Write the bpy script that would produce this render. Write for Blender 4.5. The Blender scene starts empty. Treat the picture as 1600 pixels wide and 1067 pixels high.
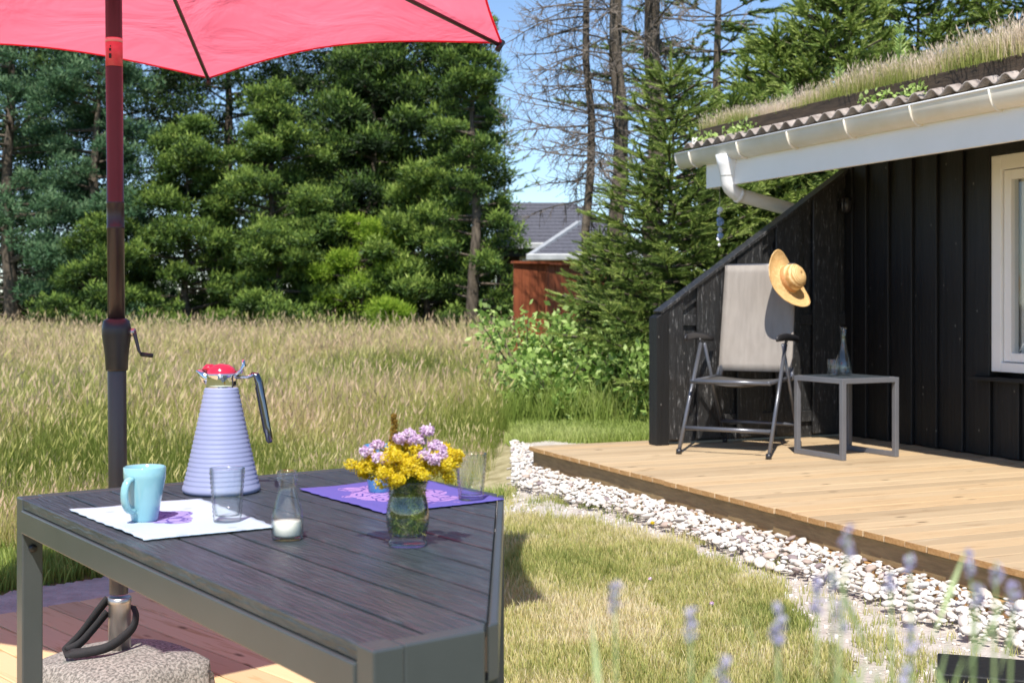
import bpy, math, random
import numpy as np
from mathutils import Vector, Matrix, noise as mnoise

rng = np.random.default_rng(7)
random.seed(7)
SC = bpy.context.scene
COL = SC.collection
R = math.radians

# ------------------------------------------------------------------ camera, world, sun, exposure
CAM_Z = 1.17
cam_d = bpy.data.cameras.new('camera')
cam = bpy.data.objects.new('camera', cam_d)
COL.objects.link(cam)
cam.location = (0, 0, CAM_Z)
cam.rotation_euler = (R(90), 0, 0)
cam_d.sensor_width = 36
cam_d.lens = 45
cam_d.shift_y = -58.5 / 1600
cam_d.clip_start = 0.05
cam_d.clip_end = 2000
cam_d.dof.use_dof = True
cam_d.dof.focus_distance = 3.75
cam_d.dof.aperture_fstop = 6.8
SC.camera = cam

SHX, SHY = 0.06, 0.69            # shadow offset per metre of height
sun_vec = Vector((-SHX, -SHY, 1)).normalized()
SUN_EL = math.asin(sun_vec.z)
SUN_AZ = math.atan2(sun_vec.x, sun_vec.y)
world = bpy.data.worlds.new('World')
SC.world = world
world.use_nodes = True
wn = world.node_tree
for n in list(wn.nodes):
    wn.nodes.remove(n)
wo = wn.nodes.new('ShaderNodeOutputWorld')
wb = wn.nodes.new('ShaderNodeBackground')
ws = wn.nodes.new('ShaderNodeTexSky')
ws.sky_type = 'NISHITA'
ws.sun_disc = False
ws.sun_elevation = SUN_EL
ws.sun_rotation = SUN_AZ
ws.altitude = 1500
ws.air_density = 1.0
ws.dust_density = 0.15
ws.ozone_density = 3.5
wb.inputs['Strength'].default_value = 0.125
wn.links.new(ws.outputs[0], wb.inputs[0])
wn.links.new(wb.outputs[0], wo.inputs[0])
sun_d = bpy.data.lights.new('sun', 'SUN')
sun_d.energy = 4.6
sun_d.angle = R(0.53)
sun_d.color = (1.0, 0.95, 0.87)
sun = bpy.data.objects.new('sun', sun_d)
sun.rotation_euler = sun_vec.to_track_quat('Z', 'Y').to_euler()
sun.location = (-3, -8, 12)
COL.objects.link(sun)
SC.view_settings.view_transform = 'Standard'
SC.view_settings.look = 'None'
SC.view_settings.gamma = 1
SC.view_settings.use_curve_mapping = False
SC.view_settings.exposure = 0.55
SC.cycles.max_bounces = 10
SC.cycles.transparent_max_bounces = 12
SC.cycles.transmission_bounces = 10
SC.cycles.caustics_reflective = False
SC.cycles.caustics_refractive = False

# ------------------------------------------------------------------ materials
def srgb(h):
    v = [int(h[i:i + 2], 16) / 255 for i in (0, 2, 4)]
    return tuple(((c + 0.055) / 1.055) ** 2.4 if c > 0.04045 else c / 12.92 for c in v)

class NT:
    def __init__(s, name):
        s.m = bpy.data.materials.new(name)
        s.m.use_nodes = True
        s.t = s.m.node_tree
        s.b = s.t.nodes['Principled BSDF']
        s.out = s.t.nodes['Material Output']
    def n(s, typ, **kw):
        nd = s.t.nodes.new(typ)
        for k, v in kw.items():
            if k in nd.inputs:
                nd.inputs[k].default_value = v
            else:
                setattr(nd, k, v)
        return nd
    def l(s, a, b):
        s.t.links.new(a, b)
    def coords(s, scale=(1, 1, 1), which='Object', rnd=False):
        tc = s.n('ShaderNodeTexCoord')
        mp = s.n('ShaderNodeMapping')
        mp.inputs['Scale'].default_value = scale
        s.l(tc.outputs[which], mp.inputs['Vector'])
        if rnd:
            oi = s.n('ShaderNodeObjectInfo')
            mu = s.n('ShaderNodeMath', operation='MULTIPLY')
            mu.inputs[1].default_value = 37.0
            s.l(oi.outputs['Random'], mu.inputs[0])
            cb = s.n('ShaderNodeCombineXYZ')
            for i in range(3):
                s.l(mu.outputs[0], cb.inputs[i])
            s.l(cb.outputs[0], mp.inputs['Location'])
        return mp.outputs[0]
    def ramp(s, fac, stops):
        r = s.n('ShaderNodeValToRGB')
        el = r.color_ramp.elements
        while len(el) > 1:
            el.remove(el[-1])
        el[0].position = stops[0][0]
        c = stops[0][1]
        el[0].color = (*c, 1) if isinstance(c, tuple) else (c, c, c, 1)
        for p, c in stops[1:]:
            e = el.new(p)
            e.color = (*c, 1) if isinstance(c, tuple) else (c, c, c, 1)
        s.l(fac, r.inputs[0])
        return r.outputs[0]
    def mix(s, fac, a, b, mode='MIX'):
        mx = s.n('ShaderNodeMix', data_type='RGBA', blend_type=mode)
        for sock, v in ((mx.inputs[0], fac), (mx.inputs[6], a), (mx.inputs[7], b)):
            if isinstance(v, (int, float)):
                sock.default_value = v if sock.type == 'VALUE' else (v, v, v, 1)
            elif isinstance(v, tuple):
                sock.default_value = (*v, 1)
            else:
                s.l(v, sock)
        return mx.outputs[2]
    def bump(s, h, strength=0.3, dist=0.002, prev=None):
        b = s.n('ShaderNodeBump')
        b.inputs['Strength'].default_value = strength
        b.inputs['Distance'].default_value = dist
        s.l(h, b.inputs['Height'])
        if prev is not None:
            s.l(prev, b.inputs['Normal'])
        s.l(b.outputs[0], s.b.inputs['Normal'])
        return b.outputs[0]

def mat(name, c1, c2=None, rough=0.5, metal=0.0, ns=8.0, stretch=(1, 1, 1), bump=0.0, bs=None, bd=0.002,
        spec=0.5, coat=0.0, lo=0.35, hi=0.65, rnd=False, rvar=0.0):
    t = NT(name)
    t.b.inputs['Roughness'].default_value = rough
    t.b.inputs['Metallic'].default_value = metal
    t.b.inputs['Specular IOR Level'].default_value = spec
    t.b.inputs['Coat Weight'].default_value = coat
    t.b.inputs['Base Color'].default_value = (*c1, 1)
    v = t.coords(stretch, rnd=rnd)
    if c2 is not None:
        nz = t.n('ShaderNodeTexNoise', Scale=ns, Detail=6.0, Roughness=0.6)
        t.l(v, nz.inputs['Vector'])
        t.l(t.ramp(nz.outputs[0], [(lo, c1), (hi, c2)]), t.b.inputs['Base Color'])
        if rvar:
            t.l(t.ramp(nz.outputs[0], [(0.3, rough - rvar), (0.7, rough + rvar)]), t.b.inputs['Roughness'])
    if bump:
        nb = t.n('ShaderNodeTexNoise', Scale=bs or ns * 3, Detail=5.0, Roughness=0.6)
        t.l(v, nb.inputs['Vector'])
        t.bump(nb.outputs[0], bump, bd)
    return t.m

def leafmat(name, stops, trans=0.3, rough=0.55, spec=0.25):
    """foliage: colour from the per-leaf attribute 'tint', a little light passes through"""
    t = NT(name)
    at = t.n('ShaderNodeAttribute', attribute_name='tint')
    c = t.ramp(at.outputs['Fac'], stops)
    t.l(c, t.b.inputs['Base Color'])
    t.b.inputs['Roughness'].default_value = rough
    t.b.inputs['Specular IOR Level'].default_value = spec
    tr = t.n('ShaderNodeBsdfTranslucent')
    t.l(c, tr.inputs['Color'])
    ms = t.n('ShaderNodeMixShader')
    ms.inputs[0].default_value = trans
    t.l(t.b.outputs[0], ms.inputs[1])
    t.l(tr.outputs[0], ms.inputs[2])
    t.l(ms.outputs[0], t.out.inputs['Surface'])
    return t.m

def glassmat(name, col=(1, 1, 1), edge=(0.32, 0.38, 0.37), refl=1.0, ior=1.45):
    """thin clear glass: straight transmission, tinted where seen along the wall, with Fresnel reflection"""
    t = NT(name)
    lw = t.n('ShaderNodeLayerWeight', Blend=0.5)
    tr = t.n('ShaderNodeBsdfTransparent')
    t.l(t.ramp(lw.outputs['Facing'], [(0.50, col), (0.95, edge)]), tr.inputs['Color'])
    gl = t.n('ShaderNodeBsdfGlossy', Roughness=0.02)
    pw = t.n('ShaderNodeMath', operation='POWER'); pw.inputs[1].default_value = 3.0
    t.l(lw.outputs['Facing'], pw.inputs[0])
    mu = t.n('ShaderNodeMath', operation='MULTIPLY_ADD'); mu.inputs[1].default_value = 0.75 * refl; mu.inputs[2].default_value = 0.05
    t.l(pw.outputs[0], mu.inputs[0])
    ms = t.n('ShaderNodeMixShader')
    t.l(mu.outputs[0], ms.inputs[0]); t.l(tr.outputs[0], ms.inputs[1]); t.l(gl.outputs[0], ms.inputs[2])
    t.l(ms.outputs[0], t.out.inputs['Surface'])
    return t.m

def deckwood(name, base, dark, pale):
    t = NT(name)
    v = t.coords((1.2, 14, 14), rnd=True)
    nz = t.n('ShaderNodeTexNoise', Scale=2.0, Detail=8.0, Roughness=0.65, Distortion=0.6)
    t.l(v, nz.inputs['Vector'])
    c = t.ramp(nz.outputs[0], [(0.30, dark), (0.45, base), (0.62, base), (0.75, pale)])
    oi = t.n('ShaderNodeObjectInfo')
    tone = t.ramp(oi.outputs['Random'], [(0.0, (0.80, 0.78, 0.76)), (0.5, (1.0, 1.0, 1.0)), (1.0, (1.0, 0.93, 0.84))])
    c = t.mix(1.0, c, tone, 'MULTIPLY')
    # knots
    vo = t.n('ShaderNodeTexVoronoi', Scale=1.0)
    v2 = t.coords((3.2, 9, 9), rnd=True)
    t.l(v2, vo.inputs['Vector'])
    k = t.ramp(vo.outputs['Distance'], [(0.05, 1.0), (0.13, 0.0)])
    c = t.mix(k, c, tuple(x * 0.45 for x in dark))
    t.l(c, t.b.inputs['Base Color'])
    t.b.inputs['Roughness'].default_value = 0.7
    wv = t.n('ShaderNodeTexNoise', Scale=6.0, Detail=4.0)
    t.l(t.coords((0.6, 22, 22), rnd=True), wv.inputs['Vector'])
    t.bump(wv.outputs[0], 0.35, 0.003)
    return t.m

def tabletop_mat():
    t = NT('textured_black_polywood')
    v = t.coords((2.0, 16, 16), rnd=True)
    nz = t.n('ShaderNodeTexNoise', Scale=3.0, Detail=7.0, Roughness=0.6, Distortion=1.8)
    t.l(v, nz.inputs['Vector'])
    c = t.ramp(nz.outputs[0], [(0.3, (0.026, 0.033, 0.040)), (0.55, (0.046, 0.057, 0.066)), (0.75, (0.076, 0.087, 0.096))])
    t.l(c, t.b.inputs['Base Color'])
    t.b.inputs['Roughness'].default_value = 0.36
    wv = t.n('ShaderNodeTexWave', Scale=5.0, Distortion=9.0, Detail=4.0)
    wv.inputs['Detail Scale'].default_value = 1.6
    wv.bands_direction = 'Y'
    t.l(t.coords((1.0, 6, 6), rnd=True), wv.inputs['Vector'])
    b = t.bump(wv.outputs[1], 0.7, 0.0016)
    n2 = t.n('ShaderNodeTexNoise', Scale=400.0, Detail=2.0)
    t.l(t.coords((0.5, 1, 1)), n2.inputs['Vector'])
    t.bump(n2.outputs[0], 0.25, 0.0006, b)
    return t.m

def blackwood(name, c=0.012, wear=0.0, gloss=0.45):
    t = NT(name)
    v = t.coords((14, 14, 0.9), rnd=True)
    nz = t.n('ShaderNodeTexNoise', Scale=3.0, Detail=8.0, Roughness=0.7)
    t.l(v, nz.inputs['Vector'])
    col = t.ramp(nz.outputs[0], [(0.3, (c * 0.6, c * 0.6, c * 0.62)), (0.6, (c, c * 0.97, c * 0.97)), (0.8, (c * 1.7, c * 1.7, c * 1.75))])
    if wear:
        n2 = t.n('ShaderNodeTexNoise', Scale=4.0, Detail=9.0, Roughness=0.85)
        t.l(t.coords((22, 22, 3.0), rnd=True), n2.inputs['Vector'])
        w = t.ramp(n2.outputs[0], [(0.56, 0.0), (0.63, wear)])
        col = t.mix(w, col, (0.26, 0.26, 0.26))
    n3 = t.n('ShaderNodeTexVoronoi', Scale=14.0)
    t.l(t.coords((1, 1, 0.5), rnd=True), n3.inputs['Vector'])
    sp = t.ramp(n3.outputs['Distance'], [(0.03, 0.8), (0.07, 0.0)])
    col = t.mix(sp, col, (0.22, 0.21, 0.19))
    t.l(col, t.b.inputs['Base Color'])
    t.b.inputs['Roughness'].default_value = gloss
    t.bump(nz.outputs[0], 0.8, 0.006)
    return t.m

M = {}
M['canopy'] = None
def canopy_mat():
    t = NT('red_parasol_cloth')
    c = srgb('e8405c')
    t.b.inputs['Base Color'].default_value = (*c, 1)
    t.b.inputs['Roughness'].default_value = 0.8
    tr = t.n('ShaderNodeBsdfTranslucent')
    tr.inputs['Color'].default_value = (1.0, 0.20, 0.27, 1)
    ms = t.n('ShaderNodeMixShader')
    ms.inputs[0].default_value = 0.78
    t.l(t.b.outputs[0], ms.inputs[1]); t.l(tr.outputs[0], ms.inputs[2])
    t.l(ms.outputs[0], t.out.inputs['Surface'])
    nb = t.n('ShaderNodeTexNoise', Scale=2.2, Detail=4.0, Distortion=0.8)
    t.l(t.coords((1, 1, 4)), nb.inputs['Vector'])
    bn = t.bump(nb.outputs[0], 0.8, 0.06)
    t.l(bn, tr.inputs['Normal'])
    wv = t.n('ShaderNodeTexNoise', Scale=1.4, Detail=5.0)
    t.l(t.coords(), wv.inputs['Vector'])
    t.l(t.ramp(wv.outputs[0], [(0.35, (0.92, 0.165, 0.225)), (0.65, (1.0, 0.21, 0.28))]), tr.inputs['Color'])
    return t.m
M['canopy'] = canopy_mat()
M['pole'] = mat('dark_brown_pole', (0.030, 0.018, 0.020), (0.040, 0.026, 0.028), rough=0.32, ns=5)
M['pole_grey'] = mat('dark_grey_pole', (0.05, 0.05, 0.055), (0.06, 0.06, 0.065), rough=0.35, ns=5)
M['black_plastic'] = mat('black_plastic', (0.02, 0.02, 0.023), (0.028, 0.027, 0.03), rough=0.35, ns=20)
M['steel'] = mat('brushed_steel', (0.45, 0.44, 0.42), (0.6, 0.58, 0.56), rough=0.38, metal=0.9, ns=30, stretch=(1, 1, 0.1))
M['chrome'] = mat('chrome', (0.8, 0.8, 0.82), rough=0.06, metal=1.0)
M['chrome_dark_reflection'] = mat('chrome_dark_reflection', (0.22, 0.22, 0.24), rough=0.12, metal=1.0)  # darkened base colour stands in for dark reflections in the chrome handle
M['granite'] = mat('granite', (0.12, 0.115, 0.10), (0.36, 0.34, 0.30), rough=0.85, ns=120, bump=0.7, bs=60, bd=0.004, lo=0.4, hi=0.6)
M['strap'] = mat('black_webbing', (0.012, 0.012, 0.014), (0.02, 0.02, 0.022), rough=0.8, ns=200, bump=0.3, bs=300)
M['frame_grey'] = mat('grey_green_aluminium', (0.052, 0.060, 0.063), (0.062, 0.071, 0.074), rough=0.33, ns=6, spec=0.6, bump=0.04, bs=200)
M['tabletop'] = tabletop_mat()
M['aqua'] = mat('aqua_ceramic', srgb('86b6c0'), srgb('8fbec6'), rough=0.12, ns=6, coat=0.5)
M['blue_ceramic'] = mat('blue_ceramic', srgb('4a83b0'), srgb('5590ba'), rough=0.15, ns=6, coat=0.4)
M['lilac'] = mat('lilac_plastic', srgb('9297b8'), srgb('9a9fc0'), rough=0.5, ns=10)
M['red_lid'] = mat('red_plastic_lid', srgb('c8203c'), srgb('d02a44'), rough=0.15, ns=10, coat=0.6)
M['glass'] = glassmat('clear_glass', (0.985, 0.995, 0.99))
M['water'] = glassmat('water', (0.93, 0.97, 0.98), (0.8, 0.88, 0.9), refl=0.12)
M['glass_bright'] = glassmat('bright_clear_glass', (0.985, 0.995, 0.99), (0.7, 0.75, 0.76), refl=1.25)
M['milk'] = mat('milk', srgb('f6f1e4'), rough=0.3)
M['deck_l'] = deckwood('larch_deck_wood', srgb('d8bf92'), srgb('b8935c'), srgb('ecdcba'))
M['deck_r'] = deckwood('pale_deck_wood', srgb('bea684'), srgb('9c8060'), srgb('d4c1a2'))
M['deck_end'] = mat('deck_end_grain', srgb('a87c48'), srgb('c39a64'), rough=0.8, ns=60, bump=0.4)
M['joist'] = mat('pressure_treated_joist', srgb('84704e'), srgb('9c855e'), rough=0.8, ns=10, stretch=(1, 6, 6), bump=0.3)
M['black_wall'] = blackwood('black_painted_wood', 0.0065, 0.0, 0.55)
M['black_worn'] = blackwood('weathered_black_wood', 0.026, 1.0, 0.36)
M['white_paint'] = mat('white_paint', srgb('f0efec'), srgb('f5f4f2'), rough=0.45, ns=3)
M['cream_paint'] = mat('cream_gutter_plastic', srgb('e2dac8'), srgb('ebe6da'), rough=0.4, ns=4)
M['white_plastic'] = mat('white_gutter_plastic', srgb('ececec'), srgb('f2f2f2'), rough=0.3, ns=4)
M['cement'] = mat('fibre_cement', srgb('8d8078'), srgb('b8aca2'), rough=0.9, ns=18, bump=0.5, bs=60, bd=0.004)
M['dark_timber'] = mat('dark_weathered_timber', srgb('3c322a'), srgb('564739'), rough=0.85, ns=5, stretch=(1, 8, 8), bump=0.5, bd=0.005)
M['turf'] = mat('roof_soil', srgb('6c5e4a'), srgb('94846a'), rough=1.0, ns=25, bump=0.8, bs=60, bd=0.02)
M['textile'] = None
def textile():
    t = NT('taupe_mesh_textile')
    t.b.inputs['Roughness'].default_value = 0.65
    w1 = t.n('ShaderNodeTexWave', Scale=75.0, Distortion=0.4); w1.bands_direction = 'X'
    w2 = t.n('ShaderNodeTexWave', Scale=75.0, Distortion=0.4); w2.bands_direction = 'Z'
    v = t.coords()
    t.l(v, w1.inputs['Vector']); t.l(v, w2.inputs['Vector'])
    m = t.mix(0.5, w1.outputs[0], w2.outputs[0])
    nz = t.n('ShaderNodeTexNoise', Scale=3.0, Detail=3.0)
    t.l(t.coords((12, 12, 1)), nz.inputs['Vector'])
    m2 = t.mix(0.4, m, nz.outputs[0])
    t.l(t.ramp(m2, [(0.25, srgb('7c746d')), (0.7, srgb('a59d94'))]), t.b.inputs['Base Color'])
    t.bump(m, 0.3, 0.001)
    return t.m
M['textile'] = textile()
M['textile_dark'] = mat('dark_seat_textile', (0.05, 0.045, 0.042), (0.08, 0.075, 0.07), rough=0.6, ns=200)
M['chair_metal'] = mat('graphite_metal', (0.13, 0.135, 0.155), (0.16, 0.165, 0.185), rough=0.3, metal=0.5, ns=6)
M['table_metal'] = mat('light_graphite_metal', (0.17, 0.175, 0.195), (0.20, 0.205, 0.225), rough=0.38, metal=0.3, ns=6)
M['straw'] = None
def straw():
    t = NT('woven_straw')
    w = t.n('ShaderNodeTexWave', Scale=36.0, Distortion=1.5, Detail=2.0)
    w.wave_type = 'RINGS'; w.rings_direction = 'Z'
    nz = t.n('ShaderNodeTexNoise', Scale=60.0, Detail=4.0)
    v = t.coords()
    t.l(v, w.inputs['Vector']); t.l(v, nz.inputs['Vector'])
    m = t.mix(0.5, w.outputs[0], nz.outputs[0])
    t.l(t.ramp(m, [(0.25, srgb('b4854c')), (0.6, srgb('e0b97c')), (0.8, srgb('efd3a0'))]), t.b.inputs['Base Color'])
    t.b.inputs['Roughness'].default_value = 0.6
    t.bump(m, 0.7, 0.003)
    return t.m
M['straw'] = straw()
M['ribbon'] = mat('tan_ribbon', srgb('b98552'), srgb('c99560'), rough=0.7, ns=80)
M['pebble'] = None
def pebble():
    t = NT('pale_pebble')
    oi = t.n('ShaderNodeObjectInfo')
    at = t.n('ShaderNodeAttribute', attribute_name='tint')
    ad = t.n('ShaderNodeMath', operation='ADD')
    t.l(oi.outputs['Random'], ad.inputs[0]); t.l(at.outputs['Fac'], ad.inputs[1])
    fr = t.n('ShaderNodeMath', operation='FRACT')
    t.l(ad.outputs[0], fr.inputs[0])
    c = t.ramp(fr.outputs[0], [(0.0, srgb('d2ccc2')), (0.35, srgb('e2dfda')), (0.6, srgb('c8beb2')), (0.8, srgb('dcd7d0')), (0.95, srgb('b8a494')), (0.985, srgb('86787a'))])
    nz = t.n('ShaderNodeTexNoise', Scale=30.0, Detail=6.0)
    t.l(t.coords(), nz.inputs['Vector'])
    c = t.mix(t.ramp(nz.outputs[0], [(0.45, 0.0), (0.7, 0.35)]), c, srgb('a79c90'))
    t.l(c, t.b.inputs['Base Color'])
    t.b.inputs['Roughness'].default_value = 0.7
    t.bump(nz.outputs[0], 0.3, 0.003)
    return t.m
M['pebble'] = pebble()
M['sand'] = mat('grey_sand', srgb('b0a69c'), srgb('ccc4ba'), rough=1.0, ns=12, bump=0.8, bs=55, bd=0.02, lo=0.3, hi=0.7)
M['soil'] = mat('mossy_soil', srgb('8a8058'), srgb('b4a984'), rough=1.0, ns=9, bump=0.8, bs=40, bd=0.02)
M['meadow_soil'] = mat('meadow_soil', srgb('5d6030'), srgb('80783f'), rough=1.0, ns=3, bump=0.6, bs=20, bd=0.03)
M['bark'] = mat('grey_brown_bark', srgb('3b332b'), srgb('74685a'), rough=0.95, ns=7, stretch=(3, 3, 0.7), bump=1.0, bs=14, bd=0.03)
M['deadwood'] = mat('bleached_dead_wood', srgb('4a423b'), srgb('857a70'), rough=0.9, ns=9)
M['spruce'] = leafmat('spruce_needles', [(0, srgb('3a4e22')), (0.40, srgb('687f3c')), (0.75, srgb('a2b25c')), (1, srgb('c6d088'))], 0.25)
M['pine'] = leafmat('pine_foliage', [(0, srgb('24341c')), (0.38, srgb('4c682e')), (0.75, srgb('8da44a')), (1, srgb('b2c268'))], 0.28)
M['pineblue'] = leafmat('blue_green_foliage', [(0, srgb('2a4230')), (0.5, srgb('4c6e4a')), (1, srgb('8aa478'))], 0.25)
M['bright'] = leafmat('bright_green_leaves', [(0, srgb('5a7c24')), (0.5, srgb('8fac3a')), (1, srgb('c0d458'))], 0.45)
M['bramble'] = leafmat('pale_green_leaves', [(0, srgb('688a3c')), (0.5, srgb('a4c066')), (1, srgb('cfe096'))], 0.4)
M['meadow'] = leafmat('meadow_grass_blades', [(0, srgb('708036')), (0.3, srgb('a0a858')), (0.55, srgb('bdb86e')), (0.8, srgb('cfc58c')), (1, srgb('d0b698'))], 0.4, 0.7)
M['lawn'] = leafmat('lawn_grass_blades', [(0, srgb('7c8a44')), (0.4, srgb('b0b268')), (0.75, srgb('d0c68a')), (1, srgb('e0d4b0'))], 0.3, 0.7)
M['green_grass'] = leafmat('fresh_grass_blades', [(0, srgb('6c8236')), (0.5, srgb('93a650')), (1, srgb('c0c880'))], 0.35, 0.7)
M['roofgrass'] = leafmat('dry_roof_grass_blades', [(0, srgb('76853c')), (0.42, srgb('a5a860')), (0.7, srgb('c8b694')), (1, srgb('ddccb8'))], 0.3, 0.8)
M['lav_stem'] = leafmat('lavender_stem_green', [(0, srgb('94ac72')), (1, srgb('b6c692'))], 0.3)
M['lav_flower'] = leafmat('lavender_flower', [(0, srgb('a8a2c8')), (0.5, srgb('c0bbda')), (1, srgb('dcd8ea'))], 0.45)
M['yellow_fl'] = leafmat('yellow_blossom', [(0, srgb('c8ac10')), (0.5, srgb('f0dc28')), (1, srgb('fff070'))], 0.45)
M['pink_fl'] = leafmat('pale_pink_blossom', [(0, srgb('b892bc')), (0.5, srgb('e4c6e2')), (1, srgb('fbeef8'))], 0.3)
M['stem'] = leafmat('cut_flower_stems', [(0, srgb('56702a')), (0.6, srgb('8ca242')), (1, srgb('ccc47c'))], 0.4)
M['brown_fl'] = leafmat('brown_sorrel', [(0, srgb('6a4c18')), (1, srgb('9a7a2c'))], 0.2)
M['red_fence'] = mat('red_brown_stained_wood', srgb('7a3c22'), srgb('94502f'), rough=0.7, ns=4, stretch=(6, 6, 0.5), bump=0.3, rnd=True)
M['shingle'] = mat('dark_shingle', srgb('4a4a52'), srgb('62626c'), rough=0.85, ns=20, bump=0.4)
M['grey_gutter'] = mat('zinc_gutter', srgb('9a9c9e'), srgb('b0b2b4'), rough=0.4, ns=5)
M['curtain'] = None
def curtain():
    t = NT('striped_grey_curtain')
    w = t.n('ShaderNodeTexWave', Scale=9.0, Distortion=0.0); w.bands_direction = 'X'
    t.l(t.coords(), w.inputs['Vector'])
    t.l(t.ramp(w.outputs[0], [(0.2, srgb('8c8a86')), (0.5, srgb('b8b5ac')), (0.8, srgb('e4e0d8'))]), t.b.inputs['Base Color'])
    t.b.inputs['Roughness'].default_value = 0.9
    return t.m
M['curtain'] = curtain()
M['pane'] = glassmat('window_glass', (0.95, 0.97, 0.97), (0.8, 0.85, 0.85))
M['shell'] = mat('white_shell', srgb('cfd2d6'), srgb('e8e8ea'), rough=0.4, ns=40)
M['bluestone'] = mat('blue_shell', srgb('7c93b4'), srgb('9cb0cc'), rough=0.4, ns=30)
M['string'] = mat('pale_string', srgb('b8b4ac'), rough=0.8)
M['sticker'] = mat('red_sticker', srgb('c83c50'), srgb('d85a6a'), rough=0.4, ns=20)
M['sticker_pale'] = mat('pale_sticker', srgb('e4a0a8'), rough=0.4)
M['ink'] = mat('black_ink', (0.01, 0.01, 0.01), rough=0.5)
M['interior'] = mat('dark_room', (0.05, 0.05, 0.05), rough=0.9)

def placemat_mat(name, bg, bg2, pr, scale_r, loc=(0, 0, 0)):
    """cotton mat with a woven floral print in the middle"""
    t = NT(name)
    tc = t.n('ShaderNodeTexCoord')
    sep = t.n('ShaderNodeSeparateXYZ')
    t.l(tc.outputs['Object'], sep.inputs[0])
    ln = t.n('ShaderNodeVectorMath', operation='LENGTH')
    sc = t.n('ShaderNodeVectorMath', operation='MULTIPLY')
    sc.inputs[1].default_value = (1.0, 1.45, 0)
    t.l(tc.outputs['Object'], sc.inputs[0]); t.l(sc.outputs[0], ln.inputs[0])
    vo = t.n('ShaderNodeTexVoronoi', Scale=16.0)
    t.l(tc.outputs['Object'], vo.inputs['Vector'])
    vo2 = t.n('ShaderNodeTexVoronoi', Scale=34.0, feature='DISTANCE_TO_EDGE')
    t.l(tc.outputs['Object'], vo2.inputs['Vector'])
    edge = t.n('ShaderNodeMath', operation='ADD')
    t.l(ln.outputs['Value'], edge.inputs[0])
    mu = t.n('ShaderNodeMath', operation='MULTIPLY'); mu.inputs[1].default_value = 0.09
    t.l(vo.outputs['Distance'], mu.inputs[0]); t.l(mu.outputs[0], edge.inputs[1])
    inside = t.ramp(edge.outputs[0], [(scale_r, 1.0), (scale_r + 0.003, 0.0)])
    lines = t.ramp(vo2.outputs[0], [(0.04, 1.0), (0.07, 0.0)])
    dots = t.ramp(vo.outputs['Distance'], [(0.16, 1.0), (0.2, 0.0)])
    c = t.mix(inside, bg, bg2)
    pm = t.mix(inside, 0.0, lines)
    c = t.mix(pm, c, pr)
    c = t.mix(t.mix(inside, t.mix(0.75, dots, 0.0), 0.0), c, pr)
    t.l(c, t.b.inputs['Base Color'])
    t.b.inputs['Roughness'].default_value = 0.85
    nz = t.n('ShaderNodeTexNoise', Scale=350.0)
    t.l(tc.outputs['Object'], nz.inputs['Vector'])
    t.bump(nz.outputs[0], 0.3, 0.001)
    return t.m
M['mat_white'] = placemat_mat('pale_blue_printed_cotton', srgb('b4c4d2'), srgb('9a8cc0'), srgb('5a4c96'), 0.125)
M['mat_purple'] = placemat_mat('violet_printed_cotton', srgb('5a53a0'), srgb('a080ba'), srgb('4c4290'), 0.20)

# ------------------------------------------------------------------ mesh helpers
def link(name, me, m=None, parent=None, loc=None, rot=None):
    o = bpy.data.objects.new(name, me)
    COL.objects.link(o)
    if m is not None and me is not None and len(me.materials) == 0:
        me.materials.append(m)
    if parent is not None:
        o.parent = parent
    if loc is not None:
        o.location = loc
    if rot is not None:
        o.rotation_euler = rot
    return o

def tag(o, label=None, cat=None, group=None, kind=None):
    if label: o['label'] = label
    if cat: o['category'] = cat
    if group: o['group'] = group
    if kind: o['kind'] = kind
    return o

def thing(name, label, cat, loc=(0, 0, 0), rz=0.0, group=None):
    o = bpy.data.objects.new(name, None)
    o.empty_display_size = 0.1
    COL.objects.link(o)
    o.location = loc
    o.rotation_euler = (0, 0, rz)
    return tag(o, label, cat, group)

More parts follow.
